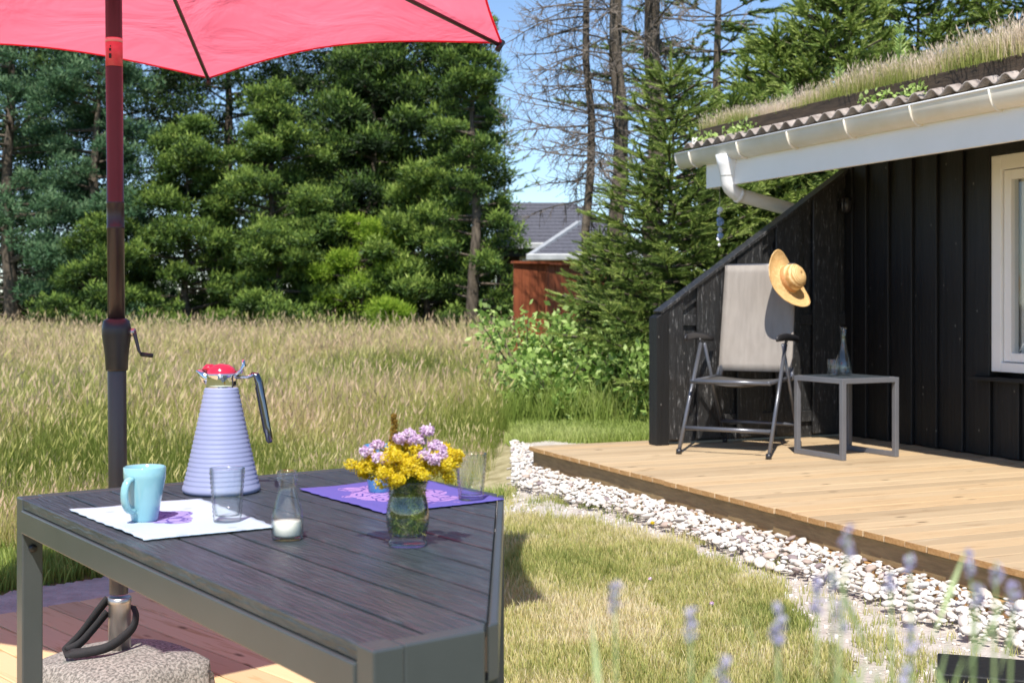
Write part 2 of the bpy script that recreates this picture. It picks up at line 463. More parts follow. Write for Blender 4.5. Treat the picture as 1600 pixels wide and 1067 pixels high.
class MB:
    def __init__(s):
        s.v = []; s.f = []
    def add(s, vs, fs):
        b = len(s.v)
        s.v += [tuple(x) for x in vs]
        s.f += [tuple(i + b for i in f) for f in fs]
        return s
    def box(s, x0, x1, y0, y1, z0, z1):
        return s.add([(x0, y0, z0), (x1, y0, z0), (x1, y1, z0), (x0, y1, z0), (x0, y0, z1), (x1, y0, z1), (x1, y1, z1), (x0, y1, z1)],
                     [(0, 3, 2, 1), (4, 5, 6, 7), (0, 1, 5, 4), (1, 2, 6, 5), (2, 3, 7, 6), (3, 0, 4, 7)])
    def prism(s, poly, z0, z1, zt=None):
        n = len(poly)
        a = sum(poly[i][0] * poly[(i + 1) % n][1] - poly[(i + 1) % n][0] * poly[i][1] for i in range(n))
        if a < 0: poly = poly[::-1]
        vs = [(x, y, z0) for x, y in poly] + [(x, y, z1) for x, y in poly]
        fs = [tuple(range(n - 1, -1, -1)), tuple(range(n, 2 * n))] + [(i, (i + 1) % n, n + (i + 1) % n, n + i) for i in range(n)]
        return s.add(vs, fs)
    def beam(s, a, b, w, h, up=(0, 0, 1)):
        """rectangular bar from a to b; w across, h along up"""
        a, b = Vector(a), Vector(b)
        d = (b - a).normalized()
        u = Vector(up)
        sd = d.cross(u).normalized()
        u = sd.cross(d).normalized()
        vs = []
        for p in (a, b):
            for i, j in ((-1, -1), (1, -1), (1, 1), (-1, 1)):
                vs.append(p + sd * (w / 2 * i) + u * (h / 2 * j))
        return s.add(vs, [(0, 1, 2, 3), (7, 6, 5, 4), (0, 4, 5, 1), (1, 5, 6, 2), (2, 6, 7, 3), (3, 7, 4, 0)])
    def tube(s, pts, r, n=12, cap=True, flat=1.0):
        pts = [Vector(p) for p in pts]
        k = len(pts)
        rs = r if isinstance(r, (list, tuple)) else [r] * k
        vs = []
        ref = None
        for i, p in enumerate(pts):
            d = (pts[min(i + 1, k - 1)] - pts[max(i - 1, 0)]).normalized()
            if ref is None:
                ref = Vector((0, 0, 1)) if abs(d.z) < 0.9 else Vector((1, 0, 0))
            u = (ref - d * ref.dot(d))
            if u.length < 1e-5: u = d.orthogonal()
            u.normalize(); w = d.cross(u)
            ref = u
            for j in range(n):
                a = 2 * math.pi * j / n
                vs.append(p + u * (math.cos(a) * rs[i]) + w * (math.sin(a) * rs[i] * flat))
        fs = []
        for i in range(k - 1):
            for j in range(n):
                j2 = (j + 1) % n
                fs.append((i * n + j, i * n + j2, (i + 1) * n + j2, (i + 1) * n + j))
        if cap:
            fs.append(tuple(range(n - 1, -1, -1)))
            fs.append(tuple((k - 1) * n + j for j in range(n)))
        return s.add(vs, fs)
    def lathe(s, prof, n=32, c=(0, 0, 0), close=False):
        """prof: list of (r, z)"""
        vs = []
        k = len(prof)
        for r, z in prof:
            for j in range(n):
                a = 2 * math.pi * j / n
                vs.append((c[0] + r * math.cos(a), c[1] + r * math.sin(a), c[2] + z))
        fs = []
        for i in range(k - 1 + (1 if close else 0)):
            i2 = (i + 1) % k
            for j in range(n):
                j2 = (j + 1) % n
                fs.append((i * n + j, i * n + j2, i2 * n + j2, i2 * n + j))
        return s.add(vs, fs)
    def build(s, name, m, parent=None, smooth=False, bevel=0.0, loc=None, rot=None, seg=2):
        me = bpy.data.meshes.new(name)
        me.from_pydata(s.v, [], s.f)
        me.update()
        if smooth:
            me.polygons.foreach_set('use_smooth', [True] * len(me.polygons))
        o = link(name, me, m, parent, loc, rot)
        if bevel:
            b = o.modifiers.new('bevel', 'BEVEL')
            b.width = bevel; b.segments = seg; b.limit_method = 'ANGLE'; b.angle_limit = R(35)
        return o

def clip(poly, nx, ny, c):
    """keep the part of poly where nx*x+ny*y <= c"""
    out = []
    n = len(poly)
    for i in range(n):
        p, q = poly[i], poly[(i + 1) % n]
        dp = nx * p[0] + ny * p[1] - c; dq = nx * q[0] + ny * q[1] - c
        if dp <= 0: out.append(p)
        if dp * dq < 0:
            t = dp / (dp - dq)
            out.append((p[0] + (q[0] - p[0]) * t, p[1] + (q[1] - p[1]) * t))
    return out

def fast(name, V, F, m, parent=None, tint=None, kind=None, smooth=False):
    """V (n,3), F (k,3) triangles, tint per vertex"""
    me = bpy.data.meshes.new(name)
    V = np.ascontiguousarray(V, dtype=np.float32); F = np.ascontiguousarray(F, dtype=np.int32)
    me.vertices.add(len(V)); me.vertices.foreach_set('co', V.ravel())
    k = F.shape[1]
    me.loops.add(F.size); me.loops.foreach_set('vertex_index', F.ravel())
    me.polygons.add(len(F))
    me.polygons.foreach_set('loop_start', np.arange(0, F.size, k, dtype=np.int32))
    me.polygons.foreach_set('loop_total', np.full(len(F), k, dtype=np.int32))
    me.polygons.foreach_set('use_smooth', np.full(len(F), smooth, dtype=bool))
    me.update(calc_edges=True)
    if tint is not None:
        at = me.attributes.new('tint', 'FLOAT', 'POINT')
        at.data.foreach_set('value', np.ascontiguousarray(tint, dtype=np.float32))
    o = link(name, me, m, parent)
    if kind: o['kind'] = kind
    return o

def stamp(pv, pf, pt, mats, locs, tints=None):
    """copies a prototype (verts, tris, tint) by rotation/scale matrices and positions"""
    n = len(locs)
    V = np.einsum('nij,vj->nvi', mats, pv) + locs[:, None, :]
    F = pf[None] + (np.arange(n) * len(pv))[:, None, None]
    T = np.broadcast_to(pt[None], (n, len(pv)))
    if tints is not None:
        T = T + tints[:, None]
    return V.reshape(-1, 3), F.reshape(-1, 3), np.clip(T, 0, 1).reshape(-1)

def cat(parts):
    V, F, T = [], [], []
    b = 0
    for v, f, t in parts:
        V.append(v); F.append(f + b); T.append(t); b += len(v)
    return np.concatenate(V), np.concatenate(F), np.concatenate(T)

def frames(dirs, roll=None):
    """matrices whose local z axis points along dirs"""
    d = dirs / np.linalg.norm(dirs, axis=1, keepdims=True)
    ref = np.where(np.abs(d[:, 2:3]) < 0.95, np.array([[0, 0, 1.0]]), np.array([[1.0, 0, 0]]))
    x = np.cross(ref, d); x /= np.linalg.norm(x, axis=1, keepdims=True)
    y = np.cross(d, x)
    if roll is not None:
        c, s = np.cos(roll)[:, None], np.sin(roll)[:, None]
        x, y = x * c + y * s, -x * s + y * c
    return np.stack([x, y, d], axis=2)

def in_poly(P, poly):
    x, y = P[:, 0], P[:, 1]
    ins = np.zeros(len(P), bool)
    n = len(poly)
    for i in range(n):
        x0, y0 = poly[i]; x1, y1 = poly[(i + 1) % n]
        c = ((y0 > y) != (y1 > y)) & (x < (x1 - x0) * (y - y0) / ((y1 - y0) or 1e-9) + x0)
        ins ^= c
    return ins

def vnoise(P, s, seed=0.0):
    return np.array([mnoise.noise((p[0] * s + seed, p[1] * s, seed)) for p in P])

def gp(px, py, z):
    """point of the horizontal plane z seen at a place of the photograph (survey helper)"""
    d = 2000 * (CAM_Z - z) / (py - 475)
    return ((px - 800) / 2000 * d, d)

# ------------------------------------------------------------------ the ground
GR, GL = 0.08, -0.04
def sm(a, b, x):
    t = np.clip((x - a) / (b - a), 0, 1)
    return t * t * (3 - 2 * t)
def G(x, y):
    x = np.asarray(x, float); y = np.asarray(y, float)
    base = GL + (GR - GL) * sm(-0.5, 0.15, x)
    far = 0.016 * np.clip(y - 9.5, 0, 40) * (1 - sm(-0.5, 1.5, x) * 0.6)
    return base + far

def sheet(name, xs, ys, m, dz=0.0, kind='structure'):
    X, Y = np.meshgrid(xs, ys)
    Z = G(X, Y) + dz
    V = np.stack([X, Y, Z], -1).reshape(-1, 3)
    nx, ny = len(xs), len(ys)
    i = np.arange((ny - 1) * (nx - 1)); r = i // (nx - 1); c = i % (nx - 1)
    a = r * nx + c
    F = np.stack([a, a + 1, a + nx + 1, a + nx], 1)
    return fast(name, V, F, m, None, np.zeros(len(V)), kind, True)
xs = np.unique(np.concatenate([np.linspace(-600, -12, 20), np.linspace(-12, 12, 97), np.linspace(12, 600, 20)]))
ys = np.unique(np.concatenate([np.linspace(-200, 1, 12), np.linspace(1, 30, 80), np.linspace(30, 900, 24)]))
sheet('ground', xs, ys, M['meadow_soil'])

def ragged(poly, amp=0.05, step=0.08, seed=1.0):
    out = []
    n = len(poly)
    for i in range(n):
        p, q = Vector(poly[i]), Vector(poly[(i + 1) % n])
        k = max(1, int((q - p).length / step))
        for j in range(k):
            w = p.lerp(q, j / k)
            nx = mnoise.noise((w.x * 4, w.y * 4, seed)); ny = mnoise.noise((w.x * 4, w.y * 4, seed + 9))
            out.append((w.x + nx * amp, w.y + ny * amp))
    return out

def flat_sheet(name, poly, z, m):
    me = bpy.data.meshes.new(name)
    a = sum(poly[i][0] * poly[(i + 1) % len(poly)][1] - poly[(i + 1) % len(poly)][0] * poly[i][1] for i in range(len(poly)))
    if a < 0: poly = poly[::-1]
    me.from_pydata([(x, y, z) for x, y in poly], [], [tuple(range(len(poly)))])
    o = link(name, me, m)
    o['kind'] = 'structure'
    return o

# lawn sheet (short grass stands on it), sand path, both on the right
lawn_poly = [(-0.5, 1.5), (4.5, 1.5), (4.5, 3.0), (3.4, 6.0), (4.0, 12.0), (-0.2, 12.0), (-0.2, 6.0)]
def drape(name, poly, dz, m, cell=0.12):
    P = np.array(poly)
    x = np.arange(P[:, 0].min(), P[:, 0].max() + cell, cell); y = np.arange(P[:, 1].min(), P[:, 1].max() + cell, cell)
    X, Y = np.meshgrid(x, y)
    nx, ny = len(x), len(y)
    C = np.stack([X[:-1, :-1] + cell / 2, Y[:-1, :-1] + cell / 2], -1).reshape(-1, 2)
    keep = in_poly(C, poly)
    i = np.nonzero(keep)[0]; r = i // (nx - 1); c = i % (nx - 1); a = r * nx + c
    F = np.stack([a, a + 1, a + nx + 1, a + nx], 1)
    V = np.stack([X, Y, G(X, Y) + dz], -1).reshape(-1, 3)
    return fast(name, V, F, m, None, np.zeros(len(V)), 'structure', True)
drape('lawn', lawn_poly, 0.004, M['soil'])
SPX = [(800, 690), (900, 690), (1600, 860), (1800, 905), (1900, 1150), (1700, 1500), (1420, 1250), (1350, 1075), (1285, 1010), (1240, 962),
       (1215, 920), (1150, 898), (1075, 868), (1040, 848), (960, 830), (880, 814), (800, 804)]
sand_poly = [gp(a, b, GR) for a, b in SPX]
drape('sand_path', ragged(sand_poly, 0.10, 0.08, 3.0), 0.009, M['sand'], 0.03)
# strip of sand along the far edge of the left deck
A2 = Vector((-0.69, 0.725)).normalized(); B2 = Vector((A2.y, -A2.x))
DE = Vector((-1.617, 5.14))
q = [DE - B2 * 3.2 - A2 * 0.3, DE + B2 * 2.6 - A2 * 0.3, DE + B2 * 2.6 + A2 * 0.52, DE - B2 * 3.2 + A2 * 0.44]
strip_poly = [tuple(v) for v in q]
drape('sand_strip', ragged(strip_poly, 0.08, 0.08, 5.0), 0.007, M['sand'], 0.03)

# ------------------------------------------------------------------ grass
def blade_proto(nb, h, spread, w, lean, seed, hl=1.0, head=0.0, tvar=0.15, base_t=0.0, top_t=0.6):
    """a tuft: nb blades, each two quads + tip, tint runs from base to top"""
    g = np.random.default_rng(seed)
    V, F, T = [], [], []
    for i in range(nb):
        a = g.uniform(0, 2 * math.pi); r = spread * math.sqrt(g.uniform())
        bx, by = r * math.cos(a), r * math.sin(a)
        hh = h * g.uniform(0.55, 1.1)
        ld = g.uniform(0, 2 * math.pi); ll = g.uniform(0.05, 0.5) * hh
        lx, ly = math.cos(ld) * ll + lean[0] * hh, math.sin(ld) * ll + lean[1] * hh
        fa = g.uniform(0, math.pi); wx, wy = math.cos(fa) * w, math.sin(fa) * w
        t0 = g.uniform(-tvar, tvar)
        b = len(V)
        prof = [(0, 1.0, 0), (0.45, 0.8, 0.25), (0.8, 0.5, 0.62)]
        for (u, ww, cu) in prof:
            x, y, z = bx + lx * cu, by + ly * cu, hh * u
            V += [(x - wx * ww, y - wy * ww, z), (x + wx * ww, y + wy * ww, z)]
            tt = base_t + (top_t - base_t) * u + t0
            T += [tt, tt]
        V.append((bx + lx, by + ly, hh * 0.98)); T.append(top_t + t0)
        F += [(b, b + 1, b + 3), (b, b + 3, b + 2), (b + 2, b + 3, b + 5), (b + 2, b + 5, b + 4), (b + 4, b + 5, b + 6)]
        if head and g.uniform() < head:
            c = np.array([bx + lx, by + ly, hh * 0.98]); k = len(V)
            dx = np.array([lx, ly, hh * 0.6]); dx /= np.linalg.norm(dx)
            L = 0.06 * hl * g.uniform(0.6, 1.4); sd = np.array([math.cos(fa), math.sin(fa), 0]) * L * 0.10
            for p in (c - dx * L * 0.3, c + dx * L * 0.25 - sd, c + dx * L * 0.25 + sd, c + dx * L):
                V.append(tuple(p)); T.append(1.0 + t0 * 0.5)
            F += [(k, k + 2, k + 1), (k + 1, k + 2, k + 3)]
    return np.array(V, float), np.array(F, int), np.array(T, float)

def rotz(a):
    c, s = np.cos(a), np.sin(a); z = np.zeros_like(a); o = np.ones_like(a)
    return np.stack([np.stack([c, -s, z], 1), np.stack([s, c, z], 1), np.stack([z, z, o], 1)], 1)

def tufts(name, P, protos, m, smin=0.7, smax=1.3, dz=0.0, tint=0.15, Z=None, label=None, cat_='grass', spin=True, parent=None, tn=None, hs=None):
    parts = []
    idx = rng.integers(0, len(protos), len(P))
    zz = (G(P[:, 0], P[:, 1]) if Z is None else Z) + dz
    tnz = (vnoise(P, 0.8, 3.3) * 0.5 if tn is None else tn)
    for k, (pv, pf, pt) in enumerate(protos):
        s = idx == k
        n = int(s.sum())
        if not n: continue
        a = rng.uniform(0, 2 * math.pi, n) if spin else rng.normal(0, 1.2, n)
        sc = rng.uniform(smin, smax, n)
        if hs is not None: sc = sc * hs[s]
        mt = rotz(a) * sc[:, None, None]
        loc = np.column_stack([P[s], zz[s]])
        parts.append(stamp(pv, pf, pt, mt, loc, rng.uniform(-tint, tint, n) + tnz[s]))
    V, F, T = cat(parts)
    o = fast(name, V, F, m, parent, T, 'stuff')
    if label: o['label'] = label; o['category'] = cat_
    return o

# tall meadow on the left
def meadow_points(n, y0, y1):
    u = rng.uniform(0, 1, n)
    y = y0 * (y1 / y0) ** u
    x = rng.uniform(-0.47, 0.012, n) * y
    x = np.where(rng.uniform(0, 1, n) < 0.08, rng.uniform(-0.60, -0.45, n) * y, x)
    return np.column_stack([x, y])
fr_dir = np.array([B2.x, B2.y])
def mead_ok(P):
    """beyond the mown strip, which runs parallel to the deck edge"""
    d = (P - np.array([DE.x, DE.y])) @ np.array([A2.x, A2.y])
    return d > 1.25 + vnoise(P, 1.1, 7.0) * 0.35
P = meadow_points(9500, 5.0, 25.5)
P = P[mead_ok(P) & (P[:, 0] < -0.13 - 0.004 * P[:, 1])]
mp = [blade_proto(26, 0.54, 0.20, 0.0030, (0.06, 0.0), 20 + i, head=0.16, base_t=-0.05, top_t=0.56, tvar=.26) for i in range(6)]
hs = 0.45 + 0.55 * sm(0.5, 3.5, (P - np.array([DE.x, DE.y])) @ np.array([A2.x, A2.y]) - 0.6) + 0.18 * vnoise(P, 0.5, 11.0)
wid = tufts('meadow_grass', P, mp, M['meadow'], 0.8, 1.25, 0, 0.16, spin=False, label='tall dry meadow grass with pinkish seed heads behind the table', hs=hs, tn=vnoise(P, 0.45, 2.0) * 0.9 + vnoise(P, 1.6, 5.0) * 0.4 + 0.0 + 0.16 * sm(9, 20, P[:, 1]))
# far tufts with broader blades so that the meadow reads dense against the trees
P = np.column_stack([rng.uniform(-0.50, 0.0, 2600), rng.uniform(15, 26, 2600)]); P[:, 0] *= P[:, 1]
mpf = [blade_proto(16, 0.60, 0.25, 0.006, (0.05, 0), 40 + i, head=0.45, base_t=0.2, top_t=0.85) for i in range(4)]
tufts('far_meadow_grass', P[P[:, 0] < -0.2], mpf, M['meadow'], 0.7, 1.3, 0, 0.15, spin=False, label='distant straw coloured meadow grass in front of the dark trees')
# mown grass strip on the left
n = 5200
uu = rng.uniform(-3.6, 2.7, n); vv = rng.uniform(0.36, 1.75, n)
P = np.array([DE.x, DE.y]) + uu[:, None] * np.array([B2.x, B2.y]) + vv[:, None] * np.array([A2.x, A2.y])
P = P[(P[:, 0] < 0.0) & ((vv > 0.50 + 0.12 * vnoise(P, 3.0, 1.0)))]
lp = [blade_proto(14, 0.075, 0.05, 0.0025, (0, 0), 60 + i, base_t=0.1, top_t=0.6) for i in range(5)]
tufts('mown_grass', P, lp, M['green_grass'], 0.8, 1.6, 0, 0.15, label='short green grass between the sand strip and tall meadow')

# right lawn
sp_r = ragged(sand_poly, 0.10, 0.08, 3.0)
def lawn_pts(n, x0, x1, y0, y1):
    u = rng.uniform(0, 1, n); y = y0 * (y1 / y0) ** u
    return np.column_stack([rng.uniform(x0, x1, n), y])
HOUSE0 = np.array([2.32, 8.74]); WD = np.array([0.395, -0.919]); ND = np.array([0.919, 0.395])
def oloc(P):
    d = P - HOUSE0
    return -(d @ ND), d @ WD      # o outward from the wall, s along it
def off_deck(P, pad=0.02):
    o, s = oloc(P)
    return ~((o < 2.28 + pad) & (o > -6) & (s > -0.32 - pad) & (s < 7))
P = lawn_pts(30000, -0.03, 2.6, 2.9, 7.6)
ins = in_poly(P, sp_r)
P = P[(P[:, 0] < 0.50 * P[:, 1]) & off_deck(P) & ((~ins) | (rng.uniform(0, 1, len(P)) < 0.03 + 0.25 * (vnoise(P, 3.0, 8.0) > 0.28)))]
P = P[(vnoise(P, 2.3, 12.0) + .5 * vnoise(P, 7.0, 13.0) < .38) | (rng.uniform(0, 1, len(P)) < .35)]
lp2 = [blade_proto(12, 0.05, 0.035, 0.0017, (0, 0), 80 + i, base_t=0.15, top_t=0.7, tvar=0.25) for i in range(6)]
tufts('lawn_grass', P, lp2, M['lawn'], 0.55, 1.25, 0.004, 0.2, label='yellowish short lawn grass in front of the pebble strip', tn=vnoise(P, 1.6, 4.0) * 0.6 + vnoise(P, 6.0, 14.0) * 0.35 + .05)
P = np.column_stack([rng.uniform(0.0, 2.6, 9000), rng.uniform(9.2, 12.2, 9000)])
o_, s_ = oloc(P)
keep = ~((o_ < 2.3) & (s_ > -0.35)) & ~((P[:, 1] < 9.9 + vnoise(P, 2.0, 5.0) * 0.2) & (P[:, 0] < 3))
tufts('back_lawn_grass', P[keep], lp, M['green_grass'], 0.8, 1.6, 0.004, 0.15, label='green grass strip behind the deck corner')
# long grass under the shrubs
P = np.column_stack([rng.uniform(-0.02, 2.6, 2600), rng.uniform(10.9, 12.6, 2600)])
tg = [blade_proto(16, 0.33, 0.10, 0.0045, (0, 0), 90 + i, base_t=0.1, top_t=0.7) for i in range(4)]
tufts('long_grass', P, tg, M['green_grass'], 0.6, 1.4, 0, 0.2, label='long tangled green grass below the brambles')

# ------------------------------------------------------------------ left deck
deck = thing('timber_deck', 'pale timber deck under the black table and the parasol', 'deck')
deck.location = (DE.x, DE.y, 0)
ang = math.atan2(-A2.y, -A2.x)
deck.rotation_euler = (0, 0, ang)      # local x runs along the boards towards the camera
# local y = rotate +90 deg: equals B2 direction up to sign
ly = Vector((-math.sin(ang), math.cos(ang)))
lx = Vector((math.cos(ang), math.sin(ang)))
pitch = 0.126
for i in range(-30, 30):
    y0 = i * pitch
    poly = [(0 + random.uniform(-.004, .004), y0), (3.6, y0), (3.6, y0 + pitch - 0.006), (0, y0 + pitch - 0.006)]
    # keep world x <= -0.03 : lx.x*u + ly.x*v <= -0.03 - DE.x
    poly = clip(poly, lx.x, ly.x, -0.03 - DE.x)
    poly = clip(poly, -lx.x, -ly.x, 3.4 + DE.x)
    if len(poly) < 3: continue
    cx = sum(p[0] for p in poly) / len(poly); cy = sum(p[1] for p in poly) / len(poly)
    mb = MB().prism([(p[0] - cx, p[1] - cy) for p in poly], -0.028, random.uniform(-0.001, 0.0))
    mb.build('board', M['deck_l'], deck, bevel=0.003, loc=(cx, cy, 0), seg=1)

# ------------------------------------------------------------------ table
TA = Vector((-1.106, 2.857)); TB = Vector((-0.1711, 1.584))
ta = (TA - TB).normalized(); tb = Vector((ta.y, -ta.x))
LT = (TA - TB).length; WT = 0.90
tab = thing('garden_table', 'black slatted garden table with grey metal frame set for coffee', 'table', (TB.x, TB.y, 0), math.atan2(ta.y, ta.x))
# local x along ta (towards A); local y = +90deg of ta ; tb is -90deg => local y = -b
def TL(u, b): return (u, -b)
CUTX = -0.018        # the table's right end is cut off at an angle
cn = (ta.x, -(-ta.y))  # helper below
axl = Vector((math.cos(tab.rotation_euler.z), math.sin(tab.rotation_euler.z)))
ayl = Vector((-axl.y, axl.x))
def tclip(poly, off=0.0):
    return clip(poly, axl.x, ayl.x, CUTX - off - TB.x)
nb = 9; fr = 0.032
bw = (WT - 0.004) / nb
for i in range(nb):
    b0 = 0.002 + i * bw; b1 = b0 + bw - 0.007
    poly = tclip([TL(fr + .002, b0), TL(LT - fr - .002, b0), TL(LT - fr - .002, b1), TL(fr + .002, b1)], 0.016)
    if len(poly) < 3: continue
    cx = sum(p[0] for p in poly) / len(poly); cy = sum(p[1] for p in poly) / len(poly)
    MB().prism([(p[0] - cx, p[1] - cy) for p in poly], 0.718, 0.740).build('slat', M['tabletop'], tab, bevel=0.0015, loc=(cx, cy, 0), seg=1)
def rail(poly, z0, z1, nm='rail'):
    if len(poly) >= 3:
        MB().prism(poly, z0, z1).build(nm, M['frame_grey'], tab, bevel=0.003)
lw = 0.045
rail([TL(lw, -.003), TL(LT - lw, -.003), TL(LT - lw, .030), TL(lw, .030)], 0.665, 0.7165)          # long near rail
rail(tclip([TL(lw, WT - .030), TL(LT - lw, WT - .030), TL(LT - lw, WT + .003), TL(lw, WT + .003)], .018), 0.665, 0.7165)
rail([TL(LT - fr, lw), TL(LT, lw), TL(LT, WT - lw), TL(LT - fr, WT - lw)], 0.665, 0.742)
rail(tclip([TL(0, lw), TL(fr, lw), TL(fr, WT), TL(0, WT)], .018), 0.665, 0.742)
# rail along the angled end
def wl(x, y):
    d = Vector((x - TB.x, y - TB.y)); return (d.dot(axl), d.dot(ayl))
E0 = TB + tb * ((CUTX - TB.x) / tb.x)
D_ = TA + tb * WT
F0 = D_ - ta * ((CUTX - D_.x) / -ta.x) if abs(ta.x) > 1e-6 else D_
rail([wl(CUTX - .014, E0.y + .01), wl(CUTX, E0.y + .03), wl(CUTX, F0.y - .02), wl(CUTX - .014, F0.y - .03)], 0.665, 0.742)
def leg(u, b):
    o = MB().box(-lw / 2, lw / 2, -lw / 2, lw / 2, 0.0, 0.741).build('leg', M['frame_grey'], tab, bevel=0.003, loc=(*TL(u, b), 0))
    return o
for (u, b) in ((lw / 2, lw / 2), (LT - lw / 2, lw / 2), (LT - lw / 2, WT - lw / 2)):
    leg(u, b)
for w_ in (Vector((CUTX - .03, E0.y + 0.05)), Vector((CUTX - .03, F0.y - 0.07))):
    l_ = wl(w_.x, w_.y)
    MB().box(-lw / 2, lw / 2, -lw / 2, lw / 2, 0.0, 0.664).build('leg', M['frame_grey'], tab, bevel=0.003, loc=(l_[0], l_[1], 0))
# bolt on the near left leg
MB().lathe([(0, .0), (.009, .0), (.009, .004), (.005, .007), (0, .007)], 12).build('bolt', M['black_plastic'], tab, smooth=True, loc=(LT - lw - 0.0005, TL(0, lw / 2)[1], 0.63), rot=(0, R(-90), 0))

TZ = 0.7405
def tp(px, py): return gp(px, py, TZ)

# ------------------------------------------------------------------ tableware
def mat_cloth(name, corners, m, label, z=TZ):
    C = [Vector(tp(*c)) for c in corners]
    ctr = sum(C, Vector((0, 0))) / 4
    ax = (C[3] - C[0]).normalized(); an = math.atan2(ax.y, ax.x)
    mb_v, f = [], []
    n = 28
    for i in range(n + 1):
        for j in range(n + 1):
            u, v = i / n, j / n
            p = C[0] * (1 - u) * (1 - v) + C[1] * (1 - u) * v + C[2] * u * v + C[3] * u * (1 - v)
            e = min(u, v, 1 - u, 1 - v)
            fr_ = (0.0015 * math.sin(j * 2.3) + 0.002 * math.sin(i * 1.9 + 1)) if e == 0 else 0
            p = p - ctr
            q_ = (p.x * math.cos(-an) - p.y * math.sin(-an) + fr_, p.x * math.sin(-an) + p.y * math.cos(-an) + fr_)
            zz = 0.0025 + 0.0025 * mnoise.noise((q_[0] * 9, q_[1] * 9, 1.0)) + (0.004 * max(0, mnoise.noise((q_[0] * 6, q_[1] * 6, 5.0))) if e < 0.08 else 0)
            mb_v.append((*q_, max(0.0012, zz)))
    for i in range(n):
        for j in range(n):
            a = i * (n + 1) + j
            f.append((a, a + n + 1, a + n + 2, a + 1))
    me = bpy.data.meshes.new(name); me.from_pydata(mb_v, [], f)
    me.polygons.foreach_set('use_smooth', [True] * len(f))
    o = link(name, me, m, None, (ctr.x, ctr.y, z), (0, 0, an))
    so = o.modifiers.new('thick', 'SOLIDIFY'); so.thickness = 0.0016; so.offset = 1
    return tag(o, label, 'placemat', 'cotton placemats on the garden table')
mat_cloth('placemat', [(106, 798), (311, 781), (430, 826), (226, 846)], M['mat_white'], 'pale blue and white cotton placemat under the aqua mug')
mat_cloth('placemat', [(466, 766), (645, 748), (788, 783), (600, 804)], M['mat_purple'], 'violet cotton placemat with lilac flower print behind the flower vase')

def mug(px, py, r0, r1, h, m, label, hang, group='mugs on the garden table'):
    x, y = tp(px, py)
    t = thing('mug', label, 'mug', (x, y, TZ + 0.004), hang, group)
    pr = [(0, 0), (r0 * .93, 0), (r0, .003), (r0 + (r1 - r0) * .35, h * .35), (r1 * .99, h * .8), (r1, h), (r1 - .0015, h + .0015), (r1 - .004, h), (r1 * .95 - .004, h * .8),
          (r0 + (r1 - r0) * .3 - .004, h * .3), (r0 - .006, .008), (0, .006)]
    MB().lathe(pr, 40).build('cup_body', m, t, smooth=True)
    pts = []
    for k in range(13):
        a = R(100 - k * 200 / 12)
        pts.append((r1 * .93 + .006 + math.cos(a) * .021 - (k / 12) * .006, 0, h * .52 + math.sin(a) * h * .30))
    MB().tube(pts, 0.0055, 10, flat=1.5).build('handle', m, t, smooth=True)
    return t
mug(226, 816, .026, .0405, .105, M['aqua'], 'light aqua mug standing on the pale blue placemat', R(-112))
mug(592, 771, .024, .036, .105, M['blue_ceramic'], 'blue mug half hidden behind the bouquet', R(60))

def tumbler(px, py, r0, r1, h, label, m=None):
    x, y = tp(px, py)
    m = m or M['glass']
    pr = [(0.0001, 0.0), (r0, 0.0), (r0 + .001, .004)]
    k = 10
    for i in range(k * 3 + 1):
        z = .008 + (h - .012) * i / (k * 3)
        pr.append((r0 + (r1 - r0) * z / h + (0.0014 if i % 3 == 1 else 0), z))
    pr += [(r1, h), (r1 - .0012, h + .0007), (r1 - .0024, h)]
    pr += [(r0 + (r1 - r0) * .5 - .0024, h * .5), (r0 - .0022, .012), (0.0001, .009)]
    o = MB().lathe(pr, 40).build('drinking_glass', m, smooth=True, loc=(x, y, TZ + .004))
    return tag(o, label, 'glass', 'ribbed drinking glasses on the garden table')
tumbler(355, 817, .026, .034, .104, 'empty ribbed drinking glass in front of the lilac thermos jug')
tumbler(736, 783, .026, .0345, .100, 'empty ribbed drinking glass on the violet placemat right of the bouquet')

# thermos jug
x, y = tp(346, 768)
jug = thing('thermos_jug', 'lilac ribbed cone shaped thermos jug with red lid and chrome handle', 'thermos jug', (x, y, TZ))
pr = [(0, 0), (.082, 0), (.0865, .004), (.088, .010)]
for i in range(66):
    z = .012 + .222 * i / 65
    rr = .087 + (.0385 - .087) * ((z - .012) / .222) ** 0.93
    pr.append((rr + .0011 * math.sin(i * 2 * math.pi / 3), z))
pr += [(.0385, .236), (.036, .238), (0, .238)]
MB().lathe(pr, 56).build('jug_body', M['lilac'], jug, smooth=True)
MB().lathe([(0, .236), (.035, .236), (.0345, .243), (.034, .262), (.036, .267), (.0365, .270), (.034, .272), (0, .272)], 40).build('collar', M['chrome'], jug, smooth=True)
# spout: a lip that runs left
mb = MB()
pts = [(-.026, 0, .255), (-.036, 0, .262), (-.045, 0, .270), (-.052, 0, .275), (-.058, 0, .276)]
mb.tube(pts, [.014, .013, .010, .006, .002], 14, flat=1.1)
mb.build('spout', M['chrome'], jug, smooth=True)
mb = MB().lathe([(.0335, .271), (.033, .276), (.028, .284), (.018, .290), (.006, .2925), (0, .293)], 32)
mb.build('lid', M['red_lid'], jug, smooth=True)
MB().tube([(-.020, 0, .281), (-.034, 0, .283), (-.044, 0, .280)], [.011, .009, .003], 12, flat=1.3).build('spout_cap', M['red_lid'], jug, smooth=True)
mb = MB()
mb.tube([(.030, 0, .268), (.045, 0, .275), (.052, 0, .288), (.050, 0, .302)], [.006, .006, .005, .003], 10, flat=2.0)
mb.tube([(.033, 0, .262), (.060, 0, .262), (.074, 0, .268)], [.004, .004, .005], 10, flat=1.8)
mb.build('lid_lever', M['chrome'], jug, smooth=True)
